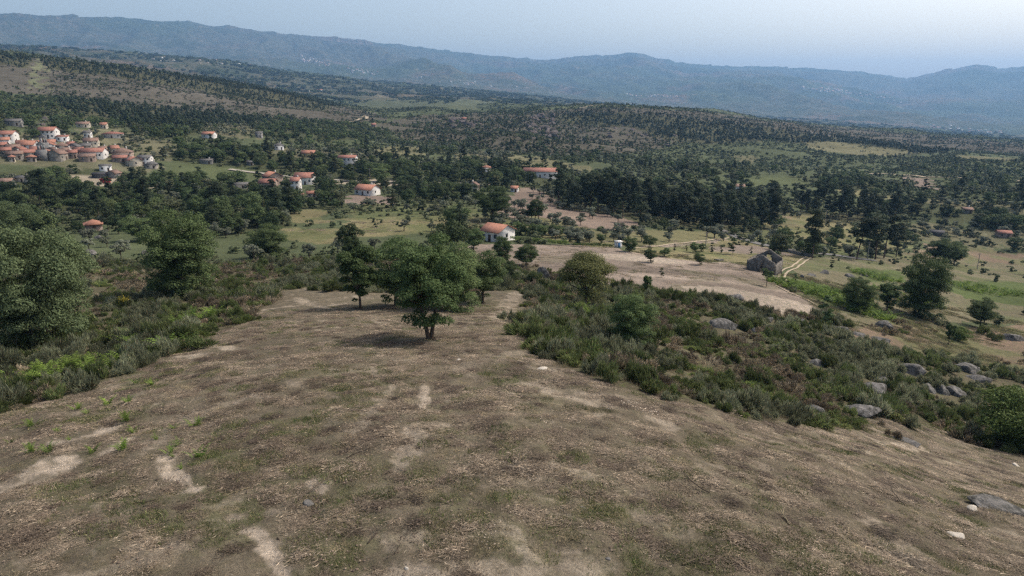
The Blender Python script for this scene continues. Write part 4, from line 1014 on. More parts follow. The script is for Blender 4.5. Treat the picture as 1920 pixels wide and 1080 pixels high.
# bell gable: stone front with an arched opening and bell
def bell_gable(px, py, label):
    x, y, z = ground(px, py, 330); e = link('bell_gable', None, None, (x, y, z), (0, 0, .3)); tag(e, label, 'bell gable')
    P = []
    for b in ((-2.6, 2.6, -.5, .5, -1, 6.4), (-1.9, -.9, -.45, .45, 6.4, 9.2), (.9, 1.9, -.45, .45, 6.4, 9.2), (-2.1, 2.1, -.5, .5, 9.2, 9.8)): P.append((*box(*b), 0))
    V = [(-2.1, -.5, 9.8), (2.1, -.5, 9.8), (0, -.5, 11.2), (-2.1, .5, 9.8), (2.1, .5, 9.8), (0, .5, 11.2)]
    P.append((V, [(0, 1, 2), (5, 4, 3)], 0)); P.append((V, [(1, 4, 5, 2), (0, 2, 5, 3)], 0))
    link('wall', mk('wall', P, ['greywall']), e)
    link('trim', mk('trim', [(*box(-.9, -.65, -.52, .46, 6.4, 9.18), 0), (*box(.65, .9, -.52, .46, 6.4, 9.18), 0)], ['white']), e)
    a = np.linspace(0, 2*PI, 11)[:-1]; V = []; F = []
    for k, (rad, zz) in enumerate(((.15, 8.5), (.3, 8.2), (.36, 7.7), (.5, 7.4))):
        V += [(math.cos(t)*rad, math.sin(t)*rad, zz) for t in a]
        if k: F += [((k-1)*10+q, (k-1)*10+(q+1) % 10, k*10+(q+1) % 10, k*10+q) for q in range(10)]
    link('bell', mk('bell', [(V, F, 0)], ['darkmetal']), e); FOOT.append((x, y, 4))
    # body of the chapel behind the front
    link('nave', wall_mesh(5, 9, 4.8, 1.6, 'white', 'gable'), e, (0, 5.3, 0), (0, 0, PI/2)); link('roof', roof_mesh(5, 9, 4.8, 1.6, 'orangetile', 'gable'), e, (0, 5.3, 0), (0, 0, PI/2))
bell_gable(85, 287, 'grey bell gable with white framed arch rising among the village roofs')
bell_gable(81, 301, 'lower white chapel front with small bell opening before the bell gable')
# roofless stone barn
def ruin():
    x, y, z = ground(1437, 512, 80); r = math.hypot(x, y)
    e = link('ruined_barn', None, None, (x+.6, y+3.2, z), (0, 0, math.radians(-34))); tag(e, 'roofless stone barn with two pointed gables beside the sandy track', 'ruin')
    FOOT.append((x, y+3, 6.5)); CLEAR.append((x+4, y+8, 17))
    w, d, h, gh, th = 6.7, 7.7, 2.9, 1.9, .5   # gables face -y and +y
    def gable(yc, open_door, zb, jag):
        r_ = np.random.default_rng(jag); n = 26
        xs = np.linspace(-w/2, w/2, n); top = h+gh*(1-np.abs(xs)/(w/2))+r_.uniform(-.13, .05, n)
        P = []
        for k in range(n-1):
            x0, x1 = xs[k], xs[k+1]; zt0, zt1 = top[k], top[k+1]; lo = -1.5
            segs = [(lo, None)]
            if open_door and open_door[0] <= (x0+x1)/2 <= open_door[1]: segs = [(lo, open_door[2]), (open_door[3], None)]
            for a, b in segs:
                t0 = b if b is not None else zt0; t1 = b if b is not None else zt1
                V = [(x0, yc-th/2, a), (x1, yc-th/2, a), (x1, yc-th/2, t1), (x0, yc-th/2, t0), (x0, yc+th/2, a), (x1, yc+th/2, a), (x1, yc+th/2, t1), (x0, yc+th/2, t0)]
                P.append((V, [(0, 1, 2, 3), (5, 4, 7, 6), (3, 2, 6, 7), (0, 4, 5, 1), (1, 5, 6, 2), (4, 0, 3, 7)], 0))
        return P
    link('gable_wall', mk('gable_wall', gable(-d/2, (-.05, .75, .0, 1.3), 0, 3), ['stonewall']), e)
    link('gable_wall', mk('gable_wall', gable(d/2, (-.6, .6, 1.0, 3.4), 0, 5), ['stonewall']), e)
    for s, hh in ((-1, 2.9), (1, 2.3)):
        ys = np.linspace(-d/2+.28, d/2-.28, 20); P = []
        r_ = np.random.default_rng(9+s)
        tz = hh+r_.uniform(-.18, .12, 20)
        for k in range(19):
            V = [(s*w/2-.27, ys[k], -1.5), (s*w/2+.27, ys[k], -1.5), (s*w/2+.27, ys[k+1], -1.5), (s*w/2-.27, ys[k+1], -1.5), (s*w/2-.27, ys[k], tz[k]), (s*w/2+.27, ys[k], tz[k]), (s*w/2+.27, ys[k+1], tz[k+1]), (s*w/2-.27, ys[k+1], tz[k+1])]
            P.append((V, [(0, 3, 2, 1), (4, 5, 6, 7), (0, 1, 5, 4), (1, 2, 6, 5), (2, 3, 7, 6), (3, 0, 4, 7)], 0))
        link('side_wall', mk('side_wall', P, ['stonewall']), e)
    for k in range(14):
        a = rng.uniform(-w*.42, w*.42); b = rng.uniform(-d*.4, d*.4)
        link('fallen_stone', rockmesh('fallen_stone', 'rock', .9, .7, .4, 200+k, 2, 3), e, (a, b, .1))
ruin()
# retaining wall of the road
def stone_bank(pts, h, label, rmin=120):
    P = np.array([ground(a, b, rmin)[:2] for a, b in pts]); c = P.mean(0)
    Q = np.concatenate([np.linspace(P[k], P[k+1], 8)[:-1] for k in range(len(P)-1)]+[P[-1:]])
    d = np.gradient(Q, axis=0); d /= np.linalg.norm(d, axis=1)[:, None]; nrm = np.stack([-d[:, 1], d[:, 0]], 1)*.3
    z = H(Q[:, 0], Q[:, 1]); n = len(Q); top = z+h+rng.uniform(-.08, .08, n)
    V = np.concatenate([np.column_stack([Q-nrm, z-1]), np.column_stack([Q+nrm, z-1]), np.column_stack([Q+nrm, top]), np.column_stack([Q-nrm, top])])
    F = []
    for k in range(n-1):
        for a in range(4):
            b = (a+1) % 4; F.append((a*n+k, a*n+k+1, b*n+k+1, b*n+k))
    F += [(0, n, 2*n, 3*n), (n-1, 4*n-1, 3*n-1, 2*n-1)]
    tag(link('stone_wall', mk('stone_wall', [(V, F, 0)], ['stonewall'])), label, 'wall')
stone_bank([(1462, 470), (1490, 476), (1520, 482)], 1.1, 'low stone retaining wall along the bend of the asphalt road')
stone_bank([(640, 341), (760, 345), (900, 348)], .8, 'long pale wall beside the valley road under the dark trees', 330)
# kiosk
x, y, z = ground(1159, 464, 120); e = link('kiosk', None, None, (x, y, z), (0, 0, .2)); tag(e, 'tiny white pump house with blue door at the edge of the pale field', 'pump house')
link('wall', mk('wall', [(*box(-.9, .9, -.8, .8, -.5, 1.8), 0)], ['white']), e); link('roof', mk('roof', [(*box(-1.05, 1.05, -.95, .95, 1.803, 1.95), 0)], ['white']), e)
link('door', mk('door', [(*box(-.35, .35, -.86, -.79, 0, 1.6), 0)], ['blue']), e); FOOT.append((x, y, 2))
# poles
POLE_AT = [(694, 338, 7.5, 'wooden utility pole standing before the dark tree belt left of the bright green trees'), (920, 338, 8, 'utility pole right of the little white house above the tree belt'),
 (1021, 352, 8, 'utility pole in front of the long red roofed hall'), (1480, 461, 7, 'thin utility pole beside the bend of the asphalt road'), (1547, 421, 8, 'utility pole at the edge of the pine wood on the right'),
 (1626, 487, 7, 'short utility pole right of the leaning pines'), (1832, 505, 7, 'thin utility pole standing in the open slope at the far right'), (1161, 447, 5, 'thin pole in the olive grass above the pump house'),
 (1195, 366, 8, 'utility pole glimpsed behind the pine grove'), (1323, 462, 5, 'thin pole between the young trees of the pale field')]
for px, py, h, lb in POLE_AT:
    x, y, z = ground(px, py, 120); e = link('utility_pole', None, None, (x, y, z)); tag(e, lb, 'utility pole')
    V, F = tube([(0, 0, -.5), (0, 0, h)], [.16, .11], 8); link('post', mk('post', [(V, F, 0)], ['polewood'], True), e)
    link('crossarm', mk('crossarm', [(*box(-.8, .8, -.06, .06, h-.5, h-.36), 0)], ['polewood']), e)
FOOTA = np.array(FOOT)

# far villages on the mountain slopes
FARH = [mk('house', [(*box(-w/2, w/2, -d/2, d/2, -6, h), 0), ([(-w/2-1, -d/2-1, h), (w/2+1, -d/2-1, h), (w/2+1, d/2+1, h), (-w/2-1, d/2+1, h), (-w/2-1, 0, h+gh), (w/2+1, 0, h+gh)], [(0, 1, 5, 4), (2, 3, 4, 5)], 1)], [wl, rf]) for w, d, h, gh, wl, rf in ((15, 11, 7, 3, 'white', 'orangetile'), (19, 12, 6, 3, 'white', 'redtile'), (12, 11, 8, 2, 'cream', 'browntile'), (16, 12, 7, 2, 'white', 'white'))]
FARV = [('houses of the pale village high on the left mountain slope', [(560, 108), (620, 122)], 5, 34, 'tiny pale house of the village high on the left mountain slope'),
 ('houses of the scattered village below on the left mountain', [(650, 128), (715, 140)], 5, 30, 'tiny pale house of the scattered village right of the left mountain village'),
 ('houses at the foot of the left mountain', [(280, 108), (480, 122)], 5, 22, 'tiny pale house at the foot of the left mountain'),
 ('houses of the village on the far spur', [(1505, 166), (1580, 171)], 4, 46, 'tiny white house of the village on the crest of the far spur'),
 ('houses trailing down from the spur village', [(1570, 170), (1700, 192)], 6, 34, 'tiny pale house trailing down the slope right of the spur village'),
 ('houses of the low village beyond the rocky hill', [(1175, 178), (1270, 182)], 2, 34, 'tiny white house in the thin row beyond the rocky hill'),
 ('houses of the valley town on the right', [(1740, 236), (1880, 250)], 5, 50, 'tiny pale house of the town on the valley floor far right'),
 ('lone houses scattered on the far plain', [(780, 148), (1000, 165)], 8, 20, 'lone pale house scattered on the hazy plain')]
for grp, (a, b), sp, n, lb in FARV:
    for k in range(n):
        t = rng.uniform(0, 1); px = a[0]+(b[0]-a[0])*t+rng.normal(0, 2); py = a[1]+(b[1]-a[1])*t+rng.normal(0, sp*.5)
        x, y, z = ground(px, py, 2600)
        if math.hypot(x, y) > 15500: continue
        s = rng.uniform(.7, 1.3)*min(1.5, max(.3, math.hypot(x, y)/9000))
        tag(link('house', FARH[rng.integers(4)], None, (x, y, z), (0, 0, rng.uniform(-.6, .6)-math.atan2(x, y)), (s, s, s)), lb, 'house', grp)

# ------------------------------------------------------------------ single trees of the middle distance and foreground
def at(px, py, rmin=20): return ground(px, py, rmin)[:2]
def tree(kind, px, py, hpx, label, rmin=20, sx=1.0, cat='oak tree', name='oak_tree', rz=None):
    x, y = at(px, py, rmin); r = math.hypot(x, y); pl = kind if isinstance(kind, Plant) else OAKS[kind]
    V = np.zeros(len(pl.joined.vertices)*3, np.float32); pl.joined.vertices.foreach_get('co', V); hm = V[2::3].max()
    s = hpx*math.hypot(r, H(x, y)-CAMZ)/1280/hm*1.0
    TREE_SPOTS.append((x, y, s*hm*.3))
    return place(name, pl, x, y, label, cat, s=s, sx=sx, rz=rz)
TREE_SPOTS = []
tree('big', 62, 650, 190, 'huge pale green rounded oak at the left edge of the clearing scrub', sx=.88)
tree('big', 8, 478, 84, 'pale green oak top behind the huge rounded oak at the left edge', 60, 1.0)
tree('tall', 340, 556, 150, 'tall dense oak standing in the broom left of the clearing', sx=1.05)
tree('central', 806, 636, 196, 'central dark oak with forked trunk on the bare clearing', sx=.98, rz=.4)
tree('slim', 676, 580, 122, 'slim dark oak at the far left of the central trees', 40, .95)
tree('mid2', 742, 572, 134, 'dark oak behind the central oak at the far edge of the clearing', 60, 1.1)
tree('tall', 850, 580, 132, 'rounded oak right behind the central oak', 60, 1.15)
tree('mid2', 905, 568, 104, 'leafy oak right of the central group at the edge of the clearing', 60, 1.1)
tree('slim', 660, 505, 62, 'dark narrow oak showing above the far edge of the clearing', 70, .9)
tree('mid2', 888, 472, 46, 'dark tree at the left end of the white farmhouse', 130, 1.2)
tree('tall', 942, 492, 52, 'grey green tree in front of the white farmhouse', 110, .9)
tree('mid', 986, 502, 46, 'dark spreading tree right below the white farmhouse', 110, 1.5)
tree('mid2', 958, 536, 48, 'small leafy tree beside the large boulder', 75, .9)
tree('yellow', 1098, 575, 108, 'yellowish brown oak above the right hand broom scrub', 60, 1.05)
tree('tall', 1185, 650, 104, 'bright green bushy oak in the middle of the right hand scrub', 40, 1.1)
tree('slim', 1212, 555, 40, 'small sapling tree at the lower edge of the pale field', 80, .7)
tree('tall', 1722, 592, 104, 'tall dark oak leaning right on the grassy slope', 60, .95)
tree('tall', 1606, 584, 60, 'round dark green oak left of the leaning one on the slope', 60, 1.15)
tree('slim', 1662, 586, 50, 'low dark tree between the round oak and the leaning oak', 60, 1.1)
tree('mid2', 1838, 614, 48, 'small spreading oak at the top of the brown bank', 50, 1.1)
tree('slim', 1778, 645, 34, 'tiny dark oak on the brown earth bank', 40, .75)
tree('slim', 1845, 605, 30, 'low shrubby oak right of the small spreading oak', 50, 1.2)
tree('bush', 1900, 838, 96, 'bright leafy bush at the right edge of the clearing', 25, 1.1, 'bush', 'leafy_bush')
tree('bush', 1800, 640, 24, 'low green bush left of the brown bank', 40, 1.2, 'bush', 'leafy_bush')
tree('mid', 925, 414, 66, 'big round dark oak between the pasture and the ploughed orchard', 180, 1.4)
tree('mid', 1003, 416, 44, 'dark oak standing alone in the ploughed orchard', 180, 1.1)
tree('mid2', 715, 342, 30, 'bright green round tree at the foot of the dark belt', 300, 1.4)
tree('mid2', 755, 343, 24, 'smaller bright green tree right of the bright round one', 300, 1.4)
tree('sapling', 1437, 538, 34, 'slender sapling in front of the roofless barn', 90, .95)
tree('mid2', 1449, 476, 24, 'tree growing behind the far gable of the roofless barn', 120, .9)
tree('tall', 503, 486, 64, 'round dark oak at the edge of the yellow field', 90, 1.35)
tree('mid2', 262, 452, 44, 'spreading green tree left of the yellow field scrub', 130, 1.7)
for k, (px, py, hp) in enumerate([(1220, 492, 27), (1312, 497, 24), (1303, 474, 20), (1316, 472, 16), (1770, 496, 44), (1788, 497, 36), (1752, 492, 38), (1900, 470, 22), (1180, 472, 30)]):
    tree('mid2', px, py, hp, ['small dark round tree alone at the left of the pale field', 'forked small tree near the low bank in the pale field', 'small round tree left of a pair above the low bank', 'small round tree right of a pair above the low bank', 'tallest dark tree of the clump on the right slope', 'right hand dark tree of the clump on the right slope', 'left hand dark tree of the clump on the right slope', 'small round tree on the far right slope', 'dark upright tree right beside the pump house'][k], 100, 1.25)
for k, (px, py, hp, lb) in enumerate([(1374, 477, 31, 'young pine standing upright above the roofless barn'), (1335, 475, 20, 'young bushy pine in the row of the pale field'), (1352, 476, 16, 'shorter young pine right of the bushy young pine'), (1264, 471, 14, 'lone tiny pine near the sandy path'), (1287, 472, 12, 'small dark pine in the middle of the path edge'),
        (1558, 504, 20, 'tiny pine among the rocks of the grassy slope'), (1490, 533, 20, 'low dark pine beside the bracken patch'), (1563, 482, 16, 'small bushy pine below the asphalt road'), (1545, 612, 56, 'dark juniper like young pine standing among the long boulders'), (1408, 477, 14, 'low bushy pine left above the roofless barn'), (1240, 520, 18, 'small pine on the edge of the pale field'), (1160, 560, 20, 'young pine in the scrub under the pale field')]):
    tree(YPINE[k % 2], px, py, hp, lb, 60, 1.1 if k != 8 else .95, 'pine tree', 'pine_tree')
for k, (px, py, hp) in enumerate([(968, 436, 22), (985, 441, 24), (1002, 438, 20), (1016, 444, 25), (1034, 441, 22), (1050, 446, 24), (1068, 443, 20), (1086, 449, 22), (1104, 452, 20), (1127, 456, 19)]):
    tree('mid2', px, py, hp, ['first round garden tree right of the white farmhouse', 'second round garden tree right of the white farmhouse', 'third garden tree in the row beside the white farmhouse', 'fourth and largest garden tree in the row beside the farmhouse', 'fifth garden tree in the row beside the farmhouse', 'sixth garden tree in the row beside the farmhouse', 'seventh garden tree in the row beside the farmhouse', 'eighth garden tree near the end of the hedge', 'ninth garden tree past the end of the hedge', 'last low garden tree of the row towards the pump house'][k], 130, 1.3)
def hedge(pts, hh, label, rmin=120):
    Q = np.array([ground(a, b, rmin)[:2] for a, b in pts]); L = np.linalg.norm(Q[-1]-Q[0]); n = int(L*1.6)
    t = np.linspace(0, 1, n); X = np.interp(t, np.linspace(0, 1, len(Q)), Q[:, 0]); Y = np.interp(t, np.linspace(0, 1, len(Q)), Q[:, 1])
    C = np.column_stack([X-X[0]+rng.normal(0, .15, n), Y-Y[0]+rng.normal(0, .15, n), H(X, Y)-H(X[0], Y[0])+hh*.5*rng.uniform(.8, 1.15, n)]); R = np.full(n, hh*.55)
    V, F = foliage(C, R, n*110, .17, .7, 1.0)
    tag(link('hedge', mk('hedge', [(V, F, 0)], ['lime']), None, (X[0], Y[0], float(H(X[0], Y[0])))), label, 'hedge')
hedge([(962, 452), (1010, 456), (1062, 461)], 1.5, 'bright clipped hedge along the upper edge of the pale field')
hedge([(850, 441), (905, 446)], 2.0, 'leafy hedge left of the white farmhouse')
hedge([(1075, 462), (1145, 464)], 1.0, 'thin low hedge between the clipped hedge and the pump house')
tree(PINE_HI[0], 1523, 484, 86, 'broad dark pine beside the bend of the road', 130, .9, 'pine tree', 'pine_tree', 0)
tree(PINE_HI[1], 1606, 487, 74, 'leaning pine at the left of the three on the open slope', 130, 1.0, 'pine tree', 'pine_tree', 0)
tree(PINE_HI[2], 1641, 486, 78, 'middle pine of the leaning three on the open slope', 130, 1.1, 'pine tree', 'pine_tree', PI)
tree(PINE_HI[2], 1657, 484, 72, 'right hand pine of the leaning three on the open slope', 130, 1.1, 'pine tree', 'pine_tree', .4)
tree(PINE_HI[0], 1680, 482, 58, 'bushy pine right behind the leaning three', 130, .9, 'pine tree', 'pine_tree', 2)
tree(PINE_HI[0], 1567, 458, 34, 'small pine between the broad pine and the leaning three', 150, .8, 'pine tree', 'pine_tree', 1)
tree(PINE_HI[0], 1450, 430, 66, 'tall pine at the gap of the grove above the road', 150, .7, 'pine tree', 'pine_tree', 1)
tree(PINE_HI[2], 78, 402, 70, 'tall thin pine with bare trunk above the left scrub', 130, .9, 'pine tree', 'pine_tree', 1)
tree(PINE_HI[0], 520, 412, 58, 'broad dark pine left of the small yellow field', 150, 1.0, 'pine tree', 'pine_tree', 1)
tree(PINE_HI[0], 410, 400, 56, 'large dark pine in the scrub wood below the stone shed', 150, 1.2, 'pine tree', 'pine_tree', 1)

# ------------------------------------------------------------------ scattered plants of the land
def candidates(r0, r1, dens, amax=46):
    """random points of a ring sector, dens per hectare"""
    am = math.radians(amax); area = am*(r1*r1-r0*r0)
    n = int(area*dens/1e4); r = np.sqrt(rng.uniform(r0*r0, r1*r1, n)); a = rng.uniform(-am, am, n)
    return r*np.sin(a), r*np.cos(a)
def free(x, y, pad=0):
    ok = np.ones(len(x), bool)
    for fx, fy, fr in FOOTA: ok &= (x-fx)**2+(y-fy)**2 > (fr+pad)**2
    if pad > 1:
        for fx, fy, fr in CLEAR: ok &= (x-fx)**2+(y-fy)**2 > fr**2
    # keep the sight of houses from just in front partly open
    for fx, fy, fr in FOOTA:
        q = math.hypot(fx, fy); ux, uy = fx/q, fy/q; al = x*ux+y*uy; la = np.abs(-x*uy+y*ux)
        ok &= ~((al < q) & (al > q-fr-(14 if q < 300 else 34)) & (la < fr*.7))
    return ok
pool = {k: [] for k in ('pine', 'broadleaf', 'olive', 'bush', 'clump')}
bands = [(118, 300), (300, 700), (700, 1300), (1300, 2300), (2300, 5600)]
DMAX = {'pine': 230, 'broadleaf': 190, 'olive': 150, 'bush': 450, 'clump': 14}
LUT = {k: np.array([COVER[c][1].get(k, 0) for c in CN], float) for k in DMAX}
for r0, r1 in bands:
    for kind, dm in DMAX.items():
        if kind == 'clump' and r0 < 2300 or kind != 'clump' and r0 >= 2300: continue
        f = 1.0
        if kind == 'bush': f = {118: 1.8, 300: 1.3, 700: .9, 1300: .5}[r0]
        if kind == 'broadleaf': f = {118: 1, 300: 1, 700: .9, 1300: .6}[r0]
        if kind == 'pine': f = {118: 1, 300: 1, 700: .9, 1300: .8}[r0]
        x, y = candidates(r0, r1, dm*f)
        cl = cover_at(x, y); w = LUT[kind][cl]/dm
        cf = np.where(np.isin(cl, [CN.index(q) for q in ('pinewood', 'olivegrass', 'orchard', 'oliveterrace', 'wood', 'nearwood', 'village')]), .8, 2.4)
        w = w*np.clip(1+cf*fbm(x, y, 60 if kind != 'clump' else 400, 4, 131+len(kind))+np.where(cf > 1, 1.6, 0)*fbm(x, y, 190, 3, 137), 0, 2.6)
        ok = (rng.uniform(0, 1, len(x)) < w) & free(x, y, 1.5 if kind != 'bush' else 0)
        h = {'pine': 12, 'broadleaf': 8, 'olive': 4, 'bush': 2, 'clump': 10}[kind]
        ok &= visible(x, y, h)
        pool[kind].append((x[ok], y[ok]))
# rows of olives in the orchard
P = {k: tuple(np.concatenate([a[i] for a in v]) for i in (0, 1)) for k, v in pool.items()}
def sort_big(x, y, h):
    r = np.hypot(x, y); z = H(x, y); px, py = proj(x, y, z+h*.5)
    inf = (px > -10) & (px < 1930) & (py < 1090)
    return np.argsort(np.where(inf, -h/r, 1.0))
MARKS = [(87, 250, 'the big white house above the village'), (85, 280, 'the grey bell gable'), (50, 300, 'the orange pyramid roof'), (172, 292, 'the long red roof with white gable'), (225, 292, 'the large brown hip roof'), (269, 306, 'the white grey roofed house'), (195, 340, 'the red wooden hut'), (8, 346, 'the hut at the left edge'),
 (207, 254, 'the long low house in the olives'), (390, 255, 'the orange roofed house by the umbrella tree'), (484, 254, 'the small square grey house'), (521, 277, 'the grey hip roofed white house'), (577, 290, 'the yellow house'), (651, 302, 'the tall white house'), (505, 345, 'the pair of orange roofed houses'), (569, 338, 'the broad bright red roof'),
 (687, 358, 'the white bungalow'), (400, 325, 'the green meadow'), (688, 222, 'the end of the sandy track'), (912, 318, 'the little house above the tree belt'), (888, 352, 'the cream gabled house'), (933, 445, 'the white farmhouse'), (1014, 328, 'the long red roofed hall'), (925, 385, 'the big round dark oak'), (1003, 396, 'the lone oak of the ploughed orchard'),
 (1159, 460, 'the tiny white pump house'), (1182, 360, 'the reddish house in the pines'), (1382, 354, 'the white walled house behind the pines'), (1425, 394, 'the grey roofed barn'), (1400, 452, 'the bend of the asphalt road'), (1440, 495, 'the roofless barn'), (1523, 450, 'the broad dark pine'), (1640, 455, 'the three leaning pines'), (1770, 480, 'the dark clump on the right slope'),
 (1759, 440, 'the long dark shed'), (1886, 440, 'the small red roofed house at the right edge'), (1817, 398, 'the brown roofed stone hut'), (1725, 345, 'the bare soil patch'), (1600, 280, 'the pale yellow clearing'), (1460, 340, 'the right hand green meadow'), (1015, 240, 'the jagged rock outcrop'), (870, 226, 'the lone red roofed house on the hillside'), (170, 428, 'the bright orange hip roof'), (590, 442, 'the yellow field'), (78, 370, 'the tall thin pine'), (75, 140, 'the firebreak on the left hill'), (1040, 312, 'the yellow field beyond the hall')]
def near_mark(px, py, marks=MARKS):
    d = [math.hypot(px-a, (py-b)*1.6) for a, b, _ in marks]; k = int(np.argmin(d)); a, b, t = marks[k]
    far = 'just ' if d[k] < 28 else '' if d[k] < 75 else 'well '
    if abs(px-a) > abs(py-b)*1.6: return far+('right of ' if px > a else 'left of ')+t
    return far+('below ' if py > b else 'above ')+t
def side_label(px, py, kind):
    hor = 'left' if px < 640 else 'middle' if px < 1280 else 'right'
    return hor
SPEC = {
 'pine': (PINE_MID, PINE_FAR, .6, 1.15, 12, 'pine_tree', 'pine tree'),
 'broadleaf': (BROAD_MID, BROAD_FAR, .38, 1.2, 8, 'broadleaf_tree', 'tree'),
 'olive': (OLIVE_MID, OLIVE_FAR, .8, 1.2, 4, 'olive_tree', 'olive tree'),
}
LB = {
 'pine': {'left': ('dark pine in the woods on the left side of the valley', 'pines of the left woods'), 'middle': ('dark pine of the dense grove behind the olive field', 'pines of the middle grove'), 'right': ('dark pine of the wood that runs to the right behind the road', 'pines of the right wood')},
 'broadleaf': {'left': ('dark rounded tree in the valley belt around the village and meadow', 'rounded trees of the left valley'), 'middle': ('dark rounded tree of the valley belt in the middle distance', 'rounded trees of the middle valley'), 'right': ('dark rounded tree of the wood on the right hand slopes', 'rounded trees of the right slopes')},
 'olive': {'left': ('grey green olive tree on the terraces near the village', 'olive trees by the village'), 'middle': ('grey green olive tree of the grove beyond the pale field', 'olive trees of the middle grove'), 'right': ('grey green olive tree of the groves on the right', 'olive trees on the right')},
}
for kind, (mid, far, s0, s1, hh, nm, cat) in SPEC.items():
    x, y = P[kind]; o = sort_big(x, y, hh); x = x[o]; y = y[o]
    n = len(x); s = rng.uniform(s0, s1, n)*(np.where(cover_at(x, y) == CN.index('pinewood'), 1.28, 1.0) if kind == 'pine' else 1.0)*np.interp(np.hypot(x, y), [500, 900], [1, .62 if kind == 'pine' else .7]); rz = rng.uniform(0, 2*PI, n); z = H(x, y); r = np.hypot(x, y)
    # edge trees smaller
    nobj = min(290 if kind != 'pine' else 270, n)
    px, py = proj(x, y, z)
    for k in range(nobj):
        lb, gp = LB[kind][side_label(px[k], py[k], kind)]
        sw = 'small' if s[k] < s0+(s1-s0)*.33 else 'large' if s[k] > s0+(s1-s0)*.72 else 'middling'
        lb = sw.replace('middling', 'medium')+{'pine': ' dark pine ', 'broadleaf': ' rounded tree ', 'olive': ' grey olive tree '}[kind]+near_mark(px[k], py[k])
        place(nm, mid[rng.integers(len(mid))], x[k], y[k], lb, cat, gp, s=s[k], rz=rz[k], z=z[k], parts=True)
    q = np.arange(n) >= nobj; m = q & (r < 620); f = q & (r >= 620)
    protos = [p.joined for p in mid]+[p.joined for p in far]
    idx = np.where(r < 620, rng.integers(0, len(mid), n), len(mid)+rng.integers(0, len(far), n))
    sc3 = np.stack([s*rng.uniform(.85, 1.15, n), s*rng.uniform(.85, 1.15, n), s], 1)
    instancer(nm+'_wood', protos, np.stack([x, y, z-.2], 1)[q], np.stack([0*rz, 0*rz, rz], 1)[q], sc3[q], idx[q],
              {'pine': 'dark pine woods covering the farther hills', 'broadleaf': 'dark leafy woods farther down the valley', 'olive': 'grey green olive groves farther away'}[kind], 'woods')
x, y = P['bush']; n = len(x); r = np.hypot(x, y); z = H(x, y); cl = cover_at(x, y)
heath = np.isin(cl, [CN.index('heath'), CN.index('rockyhill')]) & (rng.uniform(0, 1, n) < .6)
near = r < 420
idx = np.where(heath, 3+rng.integers(0, 2, n), rng.integers(0, 3, n))+np.where(near, 0, 5)
s = rng.uniform(.55, 1.35, n)*np.where(near, 1, .8); rz = rng.uniform(0, 2*PI, n)
instancer('scrub_bushes', BUSH+BUSH_FAR, np.stack([x, y, z-.1], 1), np.stack([0*rz, 0*rz, rz], 1), np.stack([s, s, s*rng.uniform(.7, 1.2, n)], 1), idx, 'low dark green scrub over the valley and hills', 'scrub')
x, y = P['clump']; n = len(x); z = H(x, y); s = rng.uniform(.5, 1.3, n); rz = rng.uniform(0, 2*PI, n)
instancer('far_woods', CLUMP, np.stack([x, y, z-1], 1), np.stack([0*rz, 0*rz, rz], 1), np.stack([s, s, s*.9], 1), rng.integers(0, 3, n), 'dark copses and scrub on the hazy plain', 'woods')

